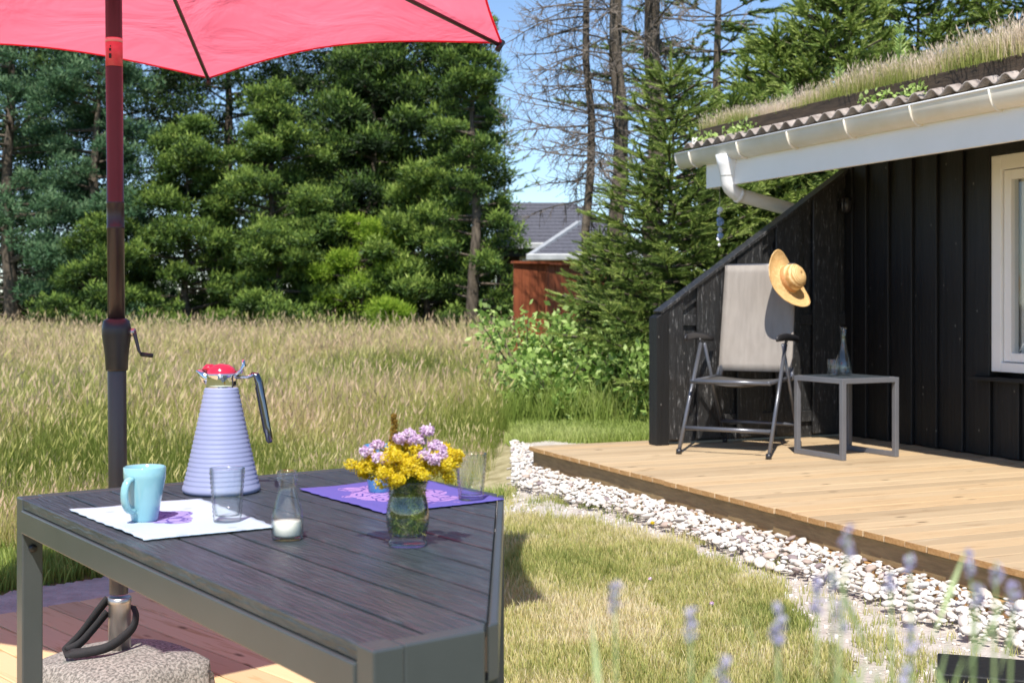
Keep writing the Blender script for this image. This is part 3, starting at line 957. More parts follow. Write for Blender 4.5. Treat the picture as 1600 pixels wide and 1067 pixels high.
mb = MB()
mb.tube([(.068, 0, .269), (.080, 0, .266), (.086, 0, .250), (.094, 0, .205), (.104, 0, .150), (.110, 0, .118), (.112, 0, .112)],
        [.005, .008, .009, .009, .0085, .008, .005], 14, flat=1.3)
mb.build('handle', M['chrome_dark_reflection'], jug, smooth=True)
MB().beam((.0795, 0, .240), (.0995, 0, .135), .012, .004, (1, 0, .2)).build('handle_grip', M['black_plastic'], jug, bevel=.001)

# milk bottle
x, y = tp(449, 842)
bt = thing('milk_bottle', 'small glass bottle a third full of milk beside the pale placemat', 'bottle', (x, y, TZ))
h = .124
outer = [(0.0001, 0), (.026, 0), (.0285, .003), (.029, .010), (.029, .036), (.027, .052), (.021, .072), (.0165, .088), (.0155, .098), (.016, .106), (.0185, .108), (.0185, .113), (.0165, .115), (.018, .117), (.0185, .122), (.017, .1245)]
inner = [(.0145, .123), (.0135, .110), (.0130, .098), (.0140, .088), (.0185, .072), (.0245, .052), (.0265, .036), (.0265, .010), (.024, .006), (0.0001, .0055)]
MB().lathe(outer + inner, 40).build('glass_body', M['glass'], bt, smooth=True)
MB().lathe([(0.0001, .0062), (.0235, .0066), (.0262, .0105), (.0262, .0335), (0.0001, .0340)], 36).build('milk', M['milk'], bt, smooth=True)

# vase and bouquet
x, y = tp(637, 852)
vx, vy = x, y
va = thing('glass_vase', 'clear bulging glass vase full of flower stems', 'vase', (x, y, TZ))
outer = [(0.0001, 0), (.033, 0), (.035, .004), (.034, .009), (.030, .014), (.034, .024), (.038, .040), (.0385, .056), (.036, .074), (.0325, .088), (.032, .098), (.0345, .110), (.037, .116)]
inner = [(.0355, .1165), (.033, .110), (.0303, .098), (.0308, .088), (.0343, .074), (.0368, .056), (.0363, .040), (.032, .026), (.027, .018), (0.0001, .016)]
MB().lathe(outer + inner, 44).build('glass_body', M['glass'], va, smooth=True)
MB().lathe([(0.0001, .0165), (.0265, .0185), (.0318, .027), (.0360, .041), (.0365, .056), (.0338, .0738), (.0318, .082), (0.0001, .0822)], 36).build('water', M['water'], va, smooth=True)

bq = thing('flower_bouquet', 'bouquet of yellow bedstraw and pale pink thrift in the glass vase', 'bouquet', (x, y, TZ))
def sphere_pts(n, g):
    v = g.normal(size=(n, 3)); return v / np.linalg.norm(v, axis=1, keepdims=True)
g = np.random.default_rng(5)
tri = np.array([(-.5, 0, 0), (.5, 0, 0), (0, 1, 0), (0, .5, .4)]) ; trf = np.array([(0, 1, 3), (1, 2, 3), (2, 0, 3)])
def florets(c, rad, n, size, g, flat=1.0):
    d = sphere_pts(n, g)
    loc = c + d * rad * g.uniform(0.55, 1.0, (n, 1)) * np.array([1, 1, flat])
    mt = frames(d + g.normal(size=(n, 3)) * .5, g.uniform(0, 6.28, n)) * (size * g.uniform(.6, 1.3, n))[:, None, None]
    return stamp(tri, trf, np.full(4, .5), mt, loc, g.uniform(-.45, .45, n))
heads = []
# stems inside and above the vase
mbs = MB()
def stemline(c, r=.0009):
    a = g.uniform(0, 6.28); rr = g.uniform(0, .022)
    b0 = Vector((math.cos(a) * rr, math.sin(a) * rr, g.uniform(.02, .04)))
    mid = Vector((-c[0] * .12 + g.normal() * .006, -c[1] * .12 + g.normal() * .006, .10))
    mbs.tube([b0, b0.lerp(mid, .5), mid, Vector(c)], [r, r, r, r * .8], 4, cap=False)
yc = []
for i in range(26):
    an = g.uniform(0, 6.28); rad = math.sqrt(g.uniform(0, 1)) * .078
    c = np.array([math.cos(an) * rad * 1.12 - .004, math.sin(an) * rad * .85, .168 - (rad / .078) ** 2 * .028 - g.uniform(-.012, .016)])
    yc.append(c)
yc += [np.array([-.088, 0, .135]), np.array([-.075, -.01, .145]), np.array([.075, 0, .16]), np.array([-.03, -.05, .135]), np.array([.03, -.05, .14]), np.array([0, -.055, .13])]
for c in yc:
    pr_ = [florets(c + g.normal(size=3) * .010, .0125, 130, .0042, g, .9) for _ in range(3)]
    V, F, T = cat(pr_)
    fast('yellow_flower_spray', V, F, M['yellow_fl'], bq, T)
    stemline(c)
pk = [(-.072, -.01, .168), (-.048, -.035, .160), (-.035, -.038, .158), (-.012, -.02, .192), (.004, -.015, .200), (.012, -.02, .190), (.022, 0, .188), (.036, -.01, .205),
      (.050, -.02, .180), (.058, -.02, .172), (.032, -.045, .165), (.050, -.045, .158), (.062, -.03, .162), (-.055, .01, .178)]
for c in pk:
    V, F, T = florets(np.array(c), .0125, 150, .0055, g, .75)
    fast('pink_flower_head', V, F, M['pink_fl'], bq, T)
    stemline(c, .0011)
c = np.array([-.024, .0, .206])
V, F, T = cat([florets(c + np.array([0, 0, k * .008]), .007 - k * .0008, 40, .0045, g) for k in range(-2, 4)])
fast('brown_flower_spike', V, F, M['brown_fl'], bq, T)
stemline(c)
for k in range(70):
    stemline((g.normal() * .02, g.normal() * .02, g.uniform(.10, .15)), .0008)
me = bpy.data.meshes.new('stems'); me.from_pydata(mbs.v, [], mbs.f)
at = me.attributes.new('tint', 'FLOAT', 'POINT')
at.data.foreach_set('value', np.repeat(rng.uniform(0, 1, (len(mbs.v) + 15) // 16), 16)[:len(mbs.v)].astype(np.float32))
so = link('stems', me, M['stem'], bq); so['kind'] = 'stuff'
# fine whorled leaves inside the vase
n = 6500
a = rng.uniform(0, 6.28, n); rr = np.sqrt(rng.uniform(0, 1, n)) * .031; zz = rng.uniform(.025, .125, n)
loc = np.column_stack([rr * np.cos(a), rr * np.sin(a), zz])
mt = frames(rng.normal(size=(n, 3)), rng.uniform(0, 6, n))
lf = np.array([(-.0009, 0, 0), (.0009, 0, 0), (0, 0, .012)])
V, F, T = stamp(lf, np.array([(0, 1, 2)]), np.full(3, .5), mt, loc, rng.uniform(-.5, .5, n))
fast('fine_leaves', V, F, M['stem'], bq, T, 'stuff')

# ------------------------------------------------------------------ parasol
PX, PY = -1.18, 3.85
par = thing('parasol', 'red six sided parasol with dark crank pole over the table', 'parasol', (PX, PY, 0))
par.rotation_euler = (0, R(-0.5), 0)
MB().lathe([(0.0001, .30), (.0275, .30), (.0275, .975), (0.0001, .975)], 28).build('lower_pole', M['pole_grey'], par, smooth=True, bevel=.001)
MB().lathe([(0.0001, 1.10), (.0255, 1.10), (.0255, 1.395), (.0262, 1.396), (.0262, 1.402), (.0255, 1.403), (.0255, 1.470), (.0262, 1.471), (.0262, 1.477), (.0250, 1.478), (.0245, 2.62), (0.0001, 2.62)], 28).build('upper_pole', M['pole'], par, smooth=True)
hs_ = MB().lathe([(0.0001, .970), (.031, .970), (.0325, .975), (.035, 1.02), (.0425, 1.075), (.0430, 1.095), (.038, 1.12), (.027, 1.127), (0.0001, 1.128)], 32).build('crank_housing', M['black_plastic'], par, smooth=True)
MB().tube([(.040, 0, 1.085), (.056, 0, 1.085)], .012, 16).build('crank_boss', M['steel'], hs_, smooth=True)
MB().tube([(.055, -.004, 1.088), (.058, -.008, 1.075), (.070, -.012, 1.030), (.076, -.012, 1.020), (.085, -.012, 1.017)], [.006, .006, .0045, .004, .004], 10).build('crank_handle', M['pole_grey'], hs_, smooth=True)
MB().tube([(.076, -.012, 1.019), (.112, -.012, 1.014)], .0065, 12).build('crank_grip', M['black_plastic'], hs_, smooth=True)
# sticker: a sleeve on the pole with a few black marks
stk = MB().lathe([(.0249, 1.882), (.0252, 1.882), (.0252, 1.968), (.0249, 1.968)], 28).build('sticker', M['sticker'], par, smooth=True)
mk = MB()
for (dx, z0, z1, w_) in ((-.004, 1.926, 1.934, .006), (-.004, 1.904, 1.918, .008), (-.003, 1.938, 1.942, .003)):
    mk.box(dx - w_ / 2, dx + w_ / 2, -.0262, -.0253, z0, z1)
mk.build('printed_mark', M['ink'], stk)
MB().lathe([(.0252, 1.955), (.0254, 1.955), (.0254, 1.966), (.0252, 1.966)], 28).build('sticker_band', M['sticker_pale'], stk, smooth=True)
# canopy
AP, RIM, RAD = 2.60, 2.09, 1.36
V0 = [R(-1.5 + 60 * k) for k in range(6)]     # measured from +y, clockwise seen from above
def cv(k): return Vector((math.sin(V0[k % 6]) * RAD, math.cos(V0[k % 6]) * RAD, RIM))
apex = Vector((0, 0, AP))
hub = MB().lathe([(0.0001, 2.50), (.045, 2.50), (.05, 2.53), (.05, 2.58), (.03, 2.61), (0.0001, 2.61)], 20).build('hub', M['black_plastic'], par, smooth=True)
n = 16
for k in range(6):
    a_, b_ = cv(k), cv(k + 1)
    vs, fs = [], []
    for i in range(n + 1):
        u = i / n
        for j in range(n + 1):
            v = j / n
            p = apex.lerp(a_.lerp(b_, v), u)
            sag = math.sin(math.pi * v) * (u ** 1.3)
            inw = (Vector((0, 0, 0)) - Vector((p.x, p.y, 0)))
            p = p + inw * (0.055 * sag) + Vector((0, 0, 0.050 * sag * u)) - Vector((0, 0, 0.05 * math.sin(math.pi * u) * math.sin(math.pi * v)))
            vs.append(p)
    for i in range(n):
        for j in range(n):
            q0 = i * (n + 1) + j
            fs.append((q0, q0 + 1, q0 + n + 2, q0 + n + 1))
    me = bpy.data.meshes.new('canopy_panel'); me.from_pydata([tuple(v) for v in vs], [], fs)
    me.polygons.foreach_set('use_smooth', [True] * len(fs))
    link('canopy_panel', me, M['canopy'], par)
    # hem
    MB().tube([vs[n * (n + 1) + j] for j in range(n + 1)], .004, 6).build('hem', M['canopy'], par, smooth=True)
    rb = MB().tube([apex - Vector((0, 0, .07)), a_ * 1.0 - Vector((0, 0, .012))], .008, 8).build('rib', M['pole'], par, smooth=True)
    MB().tube([a_ - Vector((0, 0, .004)) - a_.normalized() * .03, a_ + Vector((0, 0, -.004)) + a_.normalized() * .012], .011, 8).build('rib_tip', M['black_plastic'], rb, smooth=True)
    mid = apex.lerp(a_, .5) - Vector((0, 0, .05))
    MB().tube([Vector((0, 0, 2.22)), mid], .006, 8).build('strut', M['pole'], rb, smooth=True)
MB().lathe([(.026, 2.18), (.045, 2.19), (.045, 2.24), (.026, 2.25)], 20).build('runner', M['black_plastic'], par, smooth=True)

# parasol foot
ft = thing('parasol_weight', 'grey granite parasol weight with steel socket and black carrying strap', 'parasol weight', (PX, PY, 0), R(52))
import bmesh
bm = bmesh.new()
bmesh.ops.create_grid(bm, x_segments=18, y_segments=18, size=.21)
for v in bm.verts:
    r_ = max(abs(v.co.x), abs(v.co.y)) / .21
    rr = math.hypot(v.co.x, v.co.y) / .27
    v.co.z = .138 - .045 * rr ** 2 - (.03 * max(0, r_ - .88) / .12) + .003 * mnoise.noise(v.co * 12)
    if r_ > .999 and min(abs(v.co.x), abs(v.co.y)) > .178:
        v.co.x *= .93; v.co.y *= .93
ring = [v for v in bm.verts if max(abs(v.co.x), abs(v.co.y)) > .193]
edges = [e for e in bm.edges if len(e.link_faces) == 1]
ex = bmesh.ops.extrude_edge_only(bm, edges=edges)
for v in [e for e in ex['geom'] if isinstance(e, bmesh.types.BMVert)]:
    v.co.z = 0.0
    v.co.x *= 1.03; v.co.y *= 1.03
me = bpy.data.meshes.new('stone'); bm.to_mesh(me); bm.free()
me.polygons.foreach_set('use_smooth', [True] * len(me.polygons))
link('stone', me, M['granite'], ft)
MB().lathe([(.0001, .13), (.033, .13), (.033, .272), (.0345, .274), (.0345, .290), (.031, .291), (.0290, .289), (.0001, .285)], 32).build('socket', M['steel'], ft, smooth=True)
def ribbon(pts, w, name, m, parent, nrm=(0, 0, 1)):
    """webbing strap: flat strip along pts"""
    pts = [Vector(p) for p in pts]
    # smooth
    out = []
    for i in range(len(pts) - 1):
        p0 = pts[max(i - 1, 0)]; p1 = pts[i]; p2 = pts[i + 1]; p3 = pts[min(i + 2, len(pts) - 1)]
        for k in range(8):
            t = k / 8
            out.append(0.5 * ((2 * p1) + (-p0 + p2) * t + (2 * p0 - 5 * p1 + 4 * p2 - p3) * t * t + (-p0 + 3 * p1 - 3 * p2 + p3) * t ** 3))
    out.append(pts[-1])
    vs, fs = [], []
    for i, p in enumerate(out):
        d = (out[min(i + 1, len(out) - 1)] - out[max(i - 1, 0)]).normalized()
        sd = d.cross(Vector(nrm)).normalized() * w / 2
        vs += [p - sd, p + sd]
    for i in range(len(out) - 1):
        fs.append((2 * i, 2 * i + 1, 2 * i + 3, 2 * i + 2))
    me = bpy.data.meshes.new(name); me.from_pydata([tuple(v) for v in vs], [], fs)
    me.polygons.foreach_set('use_smooth', [True] * len(fs))
    o = link(name, me, m, parent)
    s = o.modifiers.new('thick', 'SOLIDIFY'); s.thickness = .003
    return o
ca, sa = math.cos(-R(52)), math.sin(-R(52))
def wl2(p):   # world offset from the foot centre -> local
    return (p[0] * ca - p[1] * sa, p[0] * sa + p[1] * ca, p[2])
ribbon([wl2(p) for p in [(-.034, 0, .285), (-.06, -.02, .25), (-.10, -.05, .19), (-.135, -.08, .150), (-.12, -.10, .148), (-.06, -.10, .152), (0, -.08, .165), (.045, -.03, .20), (.05, 0, .235), (.034, .02, .26)]], .028, 'strap', M['strap'], ft, (0.3, -1, 0.2))
ribbon([wl2(p) for p in [(-.036, .0, .245), (-.07, -.03, .20), (-.10, -.06, .165), (-.13, -.085, .152)]], .026, 'strap', M['strap'], ft, (0.3, -1, 0.2))

# ------------------------------------------------------------------ cottage on the right (local x along the wall to the camera, local y into the house)
HZ = math.atan2(WD[1], WD[0])
DZ = 0.27            # deck level
def hthing(name, label, cat_, s=0, o=0, z=0, rz=0, group=None):
    p = HOUSE0 + WD * s - ND * o
    return thing(name, label, cat_, (p[0], p[1], z), HZ + rz, group)
cot = hthing('cottage', 'black timber cottage with white gutter and grassed roof beside the deck', 'cottage')
WTOP = 2.20
W0, W1, WZ0, WZ1 = 1.32, 2.55, 0.775, 2.036
def vboards(s0, s1, zb=DZ + .008, zt=WTOP):
    s = s0
    i = 0
    while s < s1:
        # under board
        segs = [(zb, zt)]
        a0, a1 = s + .10, s + .225
        if a1 > W0 - .04 and a0 < W1 + .04: segs = [(zb, WZ0 - .03), (WZ1 + .10, zt)]
        for (z0, z1) in segs:
            if z1 > z0: MB().box(a0, a1, .0, .018, z0, z1).build('wall_board', M['black_wall'], cot, bevel=.002, seg=1)
        a0, a1 = s, s + .125
        segs = [(zb - .003, zt)]
        if a1 > W0 - .04 and a0 < W1 + .04: segs = [(zb, WZ0 - .05), (WZ1 + .10, zt)]
        for (z0, z1) in segs:
            if z1 > z0: MB().box(a0, a1, -.024, -.001, z0, z1).build('wall_board', M['black_wall'], cot, bevel=.003, seg=1)
        s += .225
vboards(.05, 4.4)
MB().box(-.03, 4.5, .09, .20, .0, WTOP).build('inner_wall', M['black_wall'], cot)
MB().box(-.03, .045, -.035, .06, DZ + .003, WTOP).build('corner_board', M['black_wall'], cot, bevel=.003)
# window: black surround, white frame
MB().box(W0 - .11, W0 - .002, -.045, .015, WZ0 - .03, WZ1 + .12).build('window_surround', M['black_wall'], cot, bevel=.003)
MB().box(W0, W1, -.044, .015, WZ1 + .004, WZ1 + .12).build('window_surround', M['black_wall'], cot, bevel=.003)
win = MB().box(W0, W0 + .075, -.030, .07, WZ0, WZ1).box(W1 - .075, W1, -.030, .07, WZ0, WZ1).box(W0 + .0752, W1 - .0752, -.030, .07, WZ1 - .085, WZ1).box(W0 + .0752, W1 - .0752, -.030, .07, WZ0, WZ0 + .055).build('window_frame', M['white_paint'], cot, bevel=.004)
f1 = .080
MB().box(W0 + f1, W0 + f1 + .055, -.012, .05, WZ0 + .06, WZ1 - .09).box(W1 - f1 - .055, W1 - f1, -.012, .05, WZ0 + .06, WZ1 - .09).box(W0 + f1 + .0552, W1 - f1 - .0552, -.012, .05, WZ1 - .145, WZ1 - .09).box(W0 + f1 + .0552, W1 - f1 - .0552, -.012, .05, WZ0 + .06, WZ0 + .112).build('sash', M['white_paint'], win, bevel=.004)
MB().box(W0 + f1 + .056, W1 - f1 - .056, .018, .022, WZ0 + .113, WZ1 - .146).build('pane', M['pane'], win)
mb = MB(); k = 60
vs = []
for i in range(k + 1):
    s = W0 + .09 + (W1 - W0 - .18) * i / k
    y = .060 + .012 * math.sin(i * 1.3)
    vs += [(s, y, WZ0 + .06), (s, y, WZ1 - .09)]
mb.add(vs, [(2 * i, 2 * i + 2, 2 * i + 3, 2 * i + 1) for i in range(k)])
mb.build('curtain', M['curtain'], win, smooth=True)
MB().box(W0 - .13, W1 + .13, -.085, .0, WZ0 - .055, WZ0 - .032).build('window_sill', M['black_wall'], cot, bevel=.003)
# eaves
GO = .88
S0, S1 = -.86, 4.6
soff = MB().box(-.55, S1, -.775, .0, 2.205, 2.225).build('soffit', M['cream_paint'], cot)
MB().box(-.55, S1, -.80, -.776, 1.975, 2.225).build('fascia_board', M['white_paint'], cot, bevel=.003)
MB().box(-.575, -.5505, -.80, -.70, 1.975, 2.225).build('fascia_board', M['white_paint'], cot, bevel=.003)
# half round gutter
gr_ = .066; gz = 2.238; gc = -(GO - gr_ + .004)
vs, fs = [], []
k = 14
for si, s in enumerate((S0, S1)):
    for rr in (gr_, gr_ - .003):
        for j in range(k + 1):
            a = math.pi + math.pi * j / k
            vs.append((s, gc + math.cos(a) * rr, gz + math.sin(a) * rr * 1.5))
nk = k + 1
for j in range(k):
    o0, o1, i0, i1 = j, j + 2 * nk, j + nk, j + 3 * nk
    fs.append((o0, o0 + 1, o1 + 1, o1)); fs.append((i0, i1, i1 + 1, i0 + 1))
    fs.append((o0, i0, i0 + 1, o0 + 1)); fs.append((o1, o1 + 1, i1 + 1, i1))
gut = MB().add(vs, fs).build('gutter', M['cream_paint'], cot, smooth=True)
capv = [(S0 - .004, gc + math.cos(math.pi + math.pi * j / k) * gr_ * 1.04, gz + math.sin(math.pi + math.pi * j / k) * gr_ * 1.54) for j in range(k + 1)]
cv2 = [(x + .008, y, z) for x, y, z in capv]
MB().add(capv + cv2, [tuple(range(nk)), tuple(range(2 * nk - 1, nk - 1, -1))] + [(j, nk + j, nk + j + 1, j + 1) for j in range(k)]).build('end_cap', M['white_plastic'], gut)
MB().tube([(S0, gc - gr_, gz + .004), (S1, gc - gr_, gz + .004)], .007, 8).build('gutter_bead', M['white_plastic'], gut, smooth=True)
for s in (-.66, -.06, .50, 1.06, 1.62, 2.2, 2.8, 3.4):
    pts = [(s, gc + math.cos(math.pi + math.pi * t) * (gr_ + .001), gz + math.sin(math.pi + math.pi * t) * (gr_ * 1.5 + .001)) for t in np.linspace(0, .95, 12)]
    MB().tube(pts, .0035, 6, flat=3.5).build('gutter_bracket', M['cream_paint'], gut, smooth=True)
# down pipe: outlet, swan neck, slanted run to the wall
so_ = -.27
pp = MB().tube([(so_, gc, gz - .06), (so_, gc, gz - .13), (so_, gc, gz - .20), (so_, gc, gz - .25), (so_ , gc + .02, gz - .285), (so_, gc + .05, gz - .31), (so_, gc + .09, gz - .33), (so_, -.02, gz - .47), (so_, .04, gz - .50), (so_, .06, gz - .56), (so_, .06, .2)],
              [.085, .070, .052, .049, .049, .049, .048, .048, .048, .048, .048], 20).build('downpipe', M['white_plastic'], cot, smooth=True)
for p0, p1 in (((so_, gc + .078, gz - .327), (so_, gc + .10, gz - .335)), ((so_, gc, gz - .185), (so_, gc, gz - .205))):
    MB().tube([p0, p1], .0535, 20).build('pipe_collar', M['white_plastic'], pp, smooth=True)
# corrugated sheet that ends over the gutter
vs, fs = [], []
ns_ = int((S1 + .80) / .011)
for i in range(ns_ + 1):
    s = -.80 + i * .011
    z = .020 * math.sin(2 * math.pi * s / .131)
    for (o, zz) in ((GO - .035, 2.285), (.5, 2.36)):
        vs.append((s, -o, zz + z))
for i in range(ns_):
    fs.append((2 * i, 2 * i + 1, 2 * i + 3, 2 * i + 2))
cs = MB().add(vs, fs).build('corrugated_sheet', M['cement'], cot, smooth=True)
sd = cs.modifiers.new('thick', 'SOLIDIFY'); sd.thickness = .008
MB().box(-.79, S1, -(GO - .10), -(GO - .14), 2.235, 2.262).build('batten', M['dark_timber'], cot)
RB = .76
MB().box(-.72, S1, -RB - .018, -RB + .018, 2.300, 2.405).build('turf_board', M['dark_timber'], cot, bevel=.003)
MB().box(-.735, -.7205, -RB - .06, -RB + .06, 2.29, 2.35).build('verge_cap', M['white_paint'], cot, bevel=.003)
RS = math.tan(R(8))
vs = [(-.715, -RB + .02, 2.385), (S1, -RB + .02, 2.385), (S1, 2.4, 2.385 + (RB + 2.4) * RS), (-.715, 2.4, 2.385 + (RB + 2.4) * RS)]
vb = [(x, y, z - .12) for x, y, z in vs]
MB().add(vs + vb, [(0, 1, 2, 3), (7, 6, 5, 4), (0, 4, 5, 1), (1, 5, 6, 2), (2, 6, 7, 3), (3, 7, 4, 0)]).build('turf_roof', M['turf'], cot)
MB().beam((-.74, -RB, 2.34), (-.74, 2.4, 2.34 + (RB + 2.4) * RS), .03, .12).build('verge_board', M['dark_timber'], cot)
MB().box(-.0, S1, 2.2, 2.4, .05, 2.70).build('rear_wall', M['black_wall'], cot)
MB().box(-.03, .06, .21, 2.19, .05, 2.2).build('end_wall', M['black_wall'], cot)
MB().box(4.45, 4.55, .21, 2.19, .05, 2.2).build('end_wall', M['black_wall'], cot)
# wall lamp
lm = hthing('wall_lamp', 'round black outdoor lamp high on the black wall', 'lamp', .03, .07, 1.84)
lm.parent = None
MB().lathe([(.0001, -.035), (.035, -.033), (.052, -.018), (.056, .0), (.05, .015), (.0001, .02)], 28).build('lamp_dome', M['black_plastic'], lm, smooth=True, rot=(R(90), 0, R(-40)))
MB().lathe([(.0001, .02), (.045, .02), (.045, .028), (.0001, .03)], 24).build('lamp_base', M['chair_metal'], lm, smooth=True, rot=(R(90), 0, R(-40)))

# roof grass, in the cottage's frame
def roofpts(n, s0, s1, o0, o1):
    s = rng.uniform(s0, s1, n); o = rng.uniform(o0, o1, n)
    P = HOUSE0 + s[:, None] * WD - o[:, None] * ND
    z = 2.385 + (RB - o) * RS
    return P, z, s, o
P, z, s, o = roofpts(10000, -.70, 3.2, -1.6, RB - .03)
rp = [blade_proto(16, 0.15, 0.10, 0.0012, (0.0, 0), 120 + i, hl=.4, head=.4, base_t=.1, top_t=.85, tvar=.3) for i in range(6)]
hh = 0.85 + 0.65 * sm(-.5, 2.6, s) + vnoise(P, 2.5, 3.0) * .35
tufts('roof_grass', P, rp, M['roofgrass'], .7, 1.0, 0, .15, Z=z, label='dry beige grass growing on the cottage roof', hs=hh, tn=0.06 + vnoise(P, 2.0, 6.0) * .9)
for k_, (s_, o_, sc_, lb) in enumerate([(-.55, .82, .8, 'small green weed under the turf board near the gutter end'), (-.18, .80, 1.5, 'largest green weed between turf board and corrugated sheet'),
                                  (1.22, .80, 1.3, 'leafy green weed on the corrugated sheet above the window'), (1.55, .80, .9, 'small green weed on the corrugated sheet near the right edge')]):
    p = HOUSE0 + WD * s_ - ND * o_
    n = int(60 * sc_)
    loc = np.column_stack([rng.normal(0, .075 * sc_, n), rng.normal(0, .02, n), np.abs(rng.normal(0, .026 * sc_, n))])
    mt = frames(rng.normal(size=(n, 3)) * .8 + np.array([0, 0, .6]), rng.uniform(0, 6, n)) * (rng.uniform(.6, 1.3, n) * .036)[:, None, None]
    lf2 = np.array([(0, 0, 0), (-.3, 0, .5), (.3, 0, .5), (0, .1, 1.0)])
    V, F, T = stamp(lf2, np.array([(0, 2, 1), (1, 2, 3)]), np.full(4, .55), mt, loc, rng.uniform(-.3, .4, n))
    w_ = thing('roof_weed', lb, 'weed', (p[0], p[1], 2.31), HZ, 'weeds along the roof edge')
    fast('foliage', V, F, M['bramble'], w_, T)

for (s_, o_, h_, lb) in ((1.02, .45, .40, 'tallest green herb standing in the roof grass'), (.52, .50, .24, 'green herb in the roof grass left of the tallest one'), (-.10, .45, .22, 'green herb in the roof grass near the gable end'), (2.2, .5, .26, 'green herb in the roof grass near the right edge')):
    p = HOUSE0 + WD * s_ - ND * o_
    w_ = thing('roof_herb', lb, 'herb', (p[0], p[1], 2.385 + (RB - o_) * RS), HZ, 'herbs in the roof grass')
    me_ = MB().tube([(0, 0, 0), (.01, 0, h_ * .6), (.0, .01, h_)], [.004, .003, .0015], 5).build('stem', M['lav_stem'], w_)
    n = int(h_ * 420)
    zz = rng.uniform(.02, h_, n); az = rng.uniform(0, 6.28, n)
    loc = np.column_stack([zz * 0, zz * 0, zz])
    mt = frames(np.column_stack([np.cos(az), np.sin(az), rng.uniform(.6, 1.4, n)]), rng.uniform(-.4, .4, n)) * (rng.uniform(.7, 1.2, n) * .075 * (1.2 - zz / h_ * .6))[:, None, None]
    lf2 = np.array([(0, 0, 0), (0, -.07, .5), (0, .07, .5), (.05, 0, 1.0)])
    V, F, T = stamp(lf2, np.array([(0, 2, 1), (1, 2, 3)]), np.full(4, .5), mt, loc, rng.uniform(-.3, .3, n))
    fast('foliage', V, F, M['bramble'], w_, T)

# ------------------------------------------------------------------ right deck
dk = hthing('garden_deck', 'raised pale wooden deck along the black cottage with white pebbles at its edge', 'deck')
pitch = .1215; nbd = 47
u_me = None
for i in range(nbd):
    s = -.30 + i * pitch
    L = 2.28 + .03 + random.uniform(-.004, .004)
    mb = MB().box(-L / 2, L / 2, -.0595, .0595, -.028, 0)
    b_ = mb.build('board', M['deck_r'], dk, bevel=.003, seg=1, loc=(s + .06, .028 - L / 2, DZ + random.uniform(-.0012, .0008)), rot=(0, 0, R(90)))
    b_.data.materials.append(M['deck_end'])
    b_.data.polygons[5].material_index = 1; b_.data.polygons[3].material_index = 1
MB().box(-.29, -.30 + nbd * pitch, -2.255, -2.215, .145, DZ - .0285).build('joist', M['joist'], dk, bevel=.003)
MB().box(-.28, -.30 + nbd * pitch, -2.275, -2.257, .06, .143).build('joist', M['deck_end'], dk, bevel=.003)
MB().box(-.285, -.245, -2.214, .0, .06, DZ - .0285).build('joist', M['joist'], dk, bevel=.003)

# ------------------------------------------------------------------ slanted wind screen
sc_ = hthing('wind_screen', 'slanted black board screen at the far end of the deck', 'screen', -.09, 0, 0)
LO = 1.50
def ztop(o): return 2.09 - (2.09 - 1.115) * o / 1.48
b0 = 1.485
k = 0
pos = 1.425
# back boards, recessed
o1 = 1.43
while o1 > .02:
    o0 = max(0, o1 - .15)
    MB().add([(.028, -o0, DZ + .012), (.028, -o1, DZ + .012), (.045, -o1, DZ + .012), (.045, -o0, DZ + .012),
              (.028, -o0, ztop(o0) - .012), (.028, -o1, ztop(o1) - .012), (.045, -o1, ztop(o1) - .012), (.045, -o0, ztop(o0) - .012)],
             [(0, 1, 2, 3), (7, 6, 5, 4), (0, 4, 5, 1), (1, 5, 6, 2), (2, 6, 7, 3), (3, 7, 4, 0)]).build('screen_board', M['black_worn'], sc_)
    o1 -= .152
# this screen faces the camera with its +x side, so the proud boards sit at greater x
for rz0, rz1 in ((1.03, 1.10), (.38, .45)):
    o_max = min(1.43, (2.09 - rz1 - .02) / ((2.09 - 1.115) / 1.48))
    MB().box(.047, .066, -o_max, -.0, rz0, rz1).build('cross_rail', M['black_worn'], sc_, bevel=.003)
MB().beam((.057, -1.43, ztop(1.43) - .055), (.057, -.0, ztop(0) - .055), .019, .075).build('slanted_rail', M['black_worn'], sc_, bevel=.003)
edges_ = [(1.44, 1.325), (1.22, 1.02), (.915, .72), (.615, .42), (.315, .12)]
for (oa, ob) in edges_:
    MB().add([(.068, -ob, DZ + .03), (.068, -oa, DZ + .03), (.088, -oa, DZ + .03), (.088, -ob, DZ + .03),
              (.068, -ob, ztop(ob) - .004), (.068, -oa, ztop(oa) - .004), (.088, -oa, ztop(oa) - .004), (.088, -ob, ztop(ob) - .004)],
             [(3, 2, 1, 0), (4, 5, 6, 7), (1, 5, 4, 0), (2, 6, 5, 1), (3, 7, 6, 2), (0, 4, 7, 3)]).build('screen_board', M['black_worn'], sc_, bevel=.003, seg=1)
MB().beam((.055, -1.50, ztop(1.50) + .012), (.055, .0, ztop(0) + .012), .10, .022).build('cap_board', M['black_worn'], sc_, bevel=.003)
MB().add([(.0, -1.44, .1), (.0, -1.53, .1), (.10, -1.53, .1), (.10, -1.44, .1), (.0, -1.44, 1.135), (.0, -1.53, 1.085), (.10, -1.53, 1.085), (.10, -1.44, 1.135)],
         [(0, 3, 2, 1), (4, 5, 6, 7), (0, 1, 5, 4), (1, 2, 6, 5), (2, 3, 7, 6), (3, 0, 4, 7)]).build('post', M['black_wall'], sc_, bevel=.004)

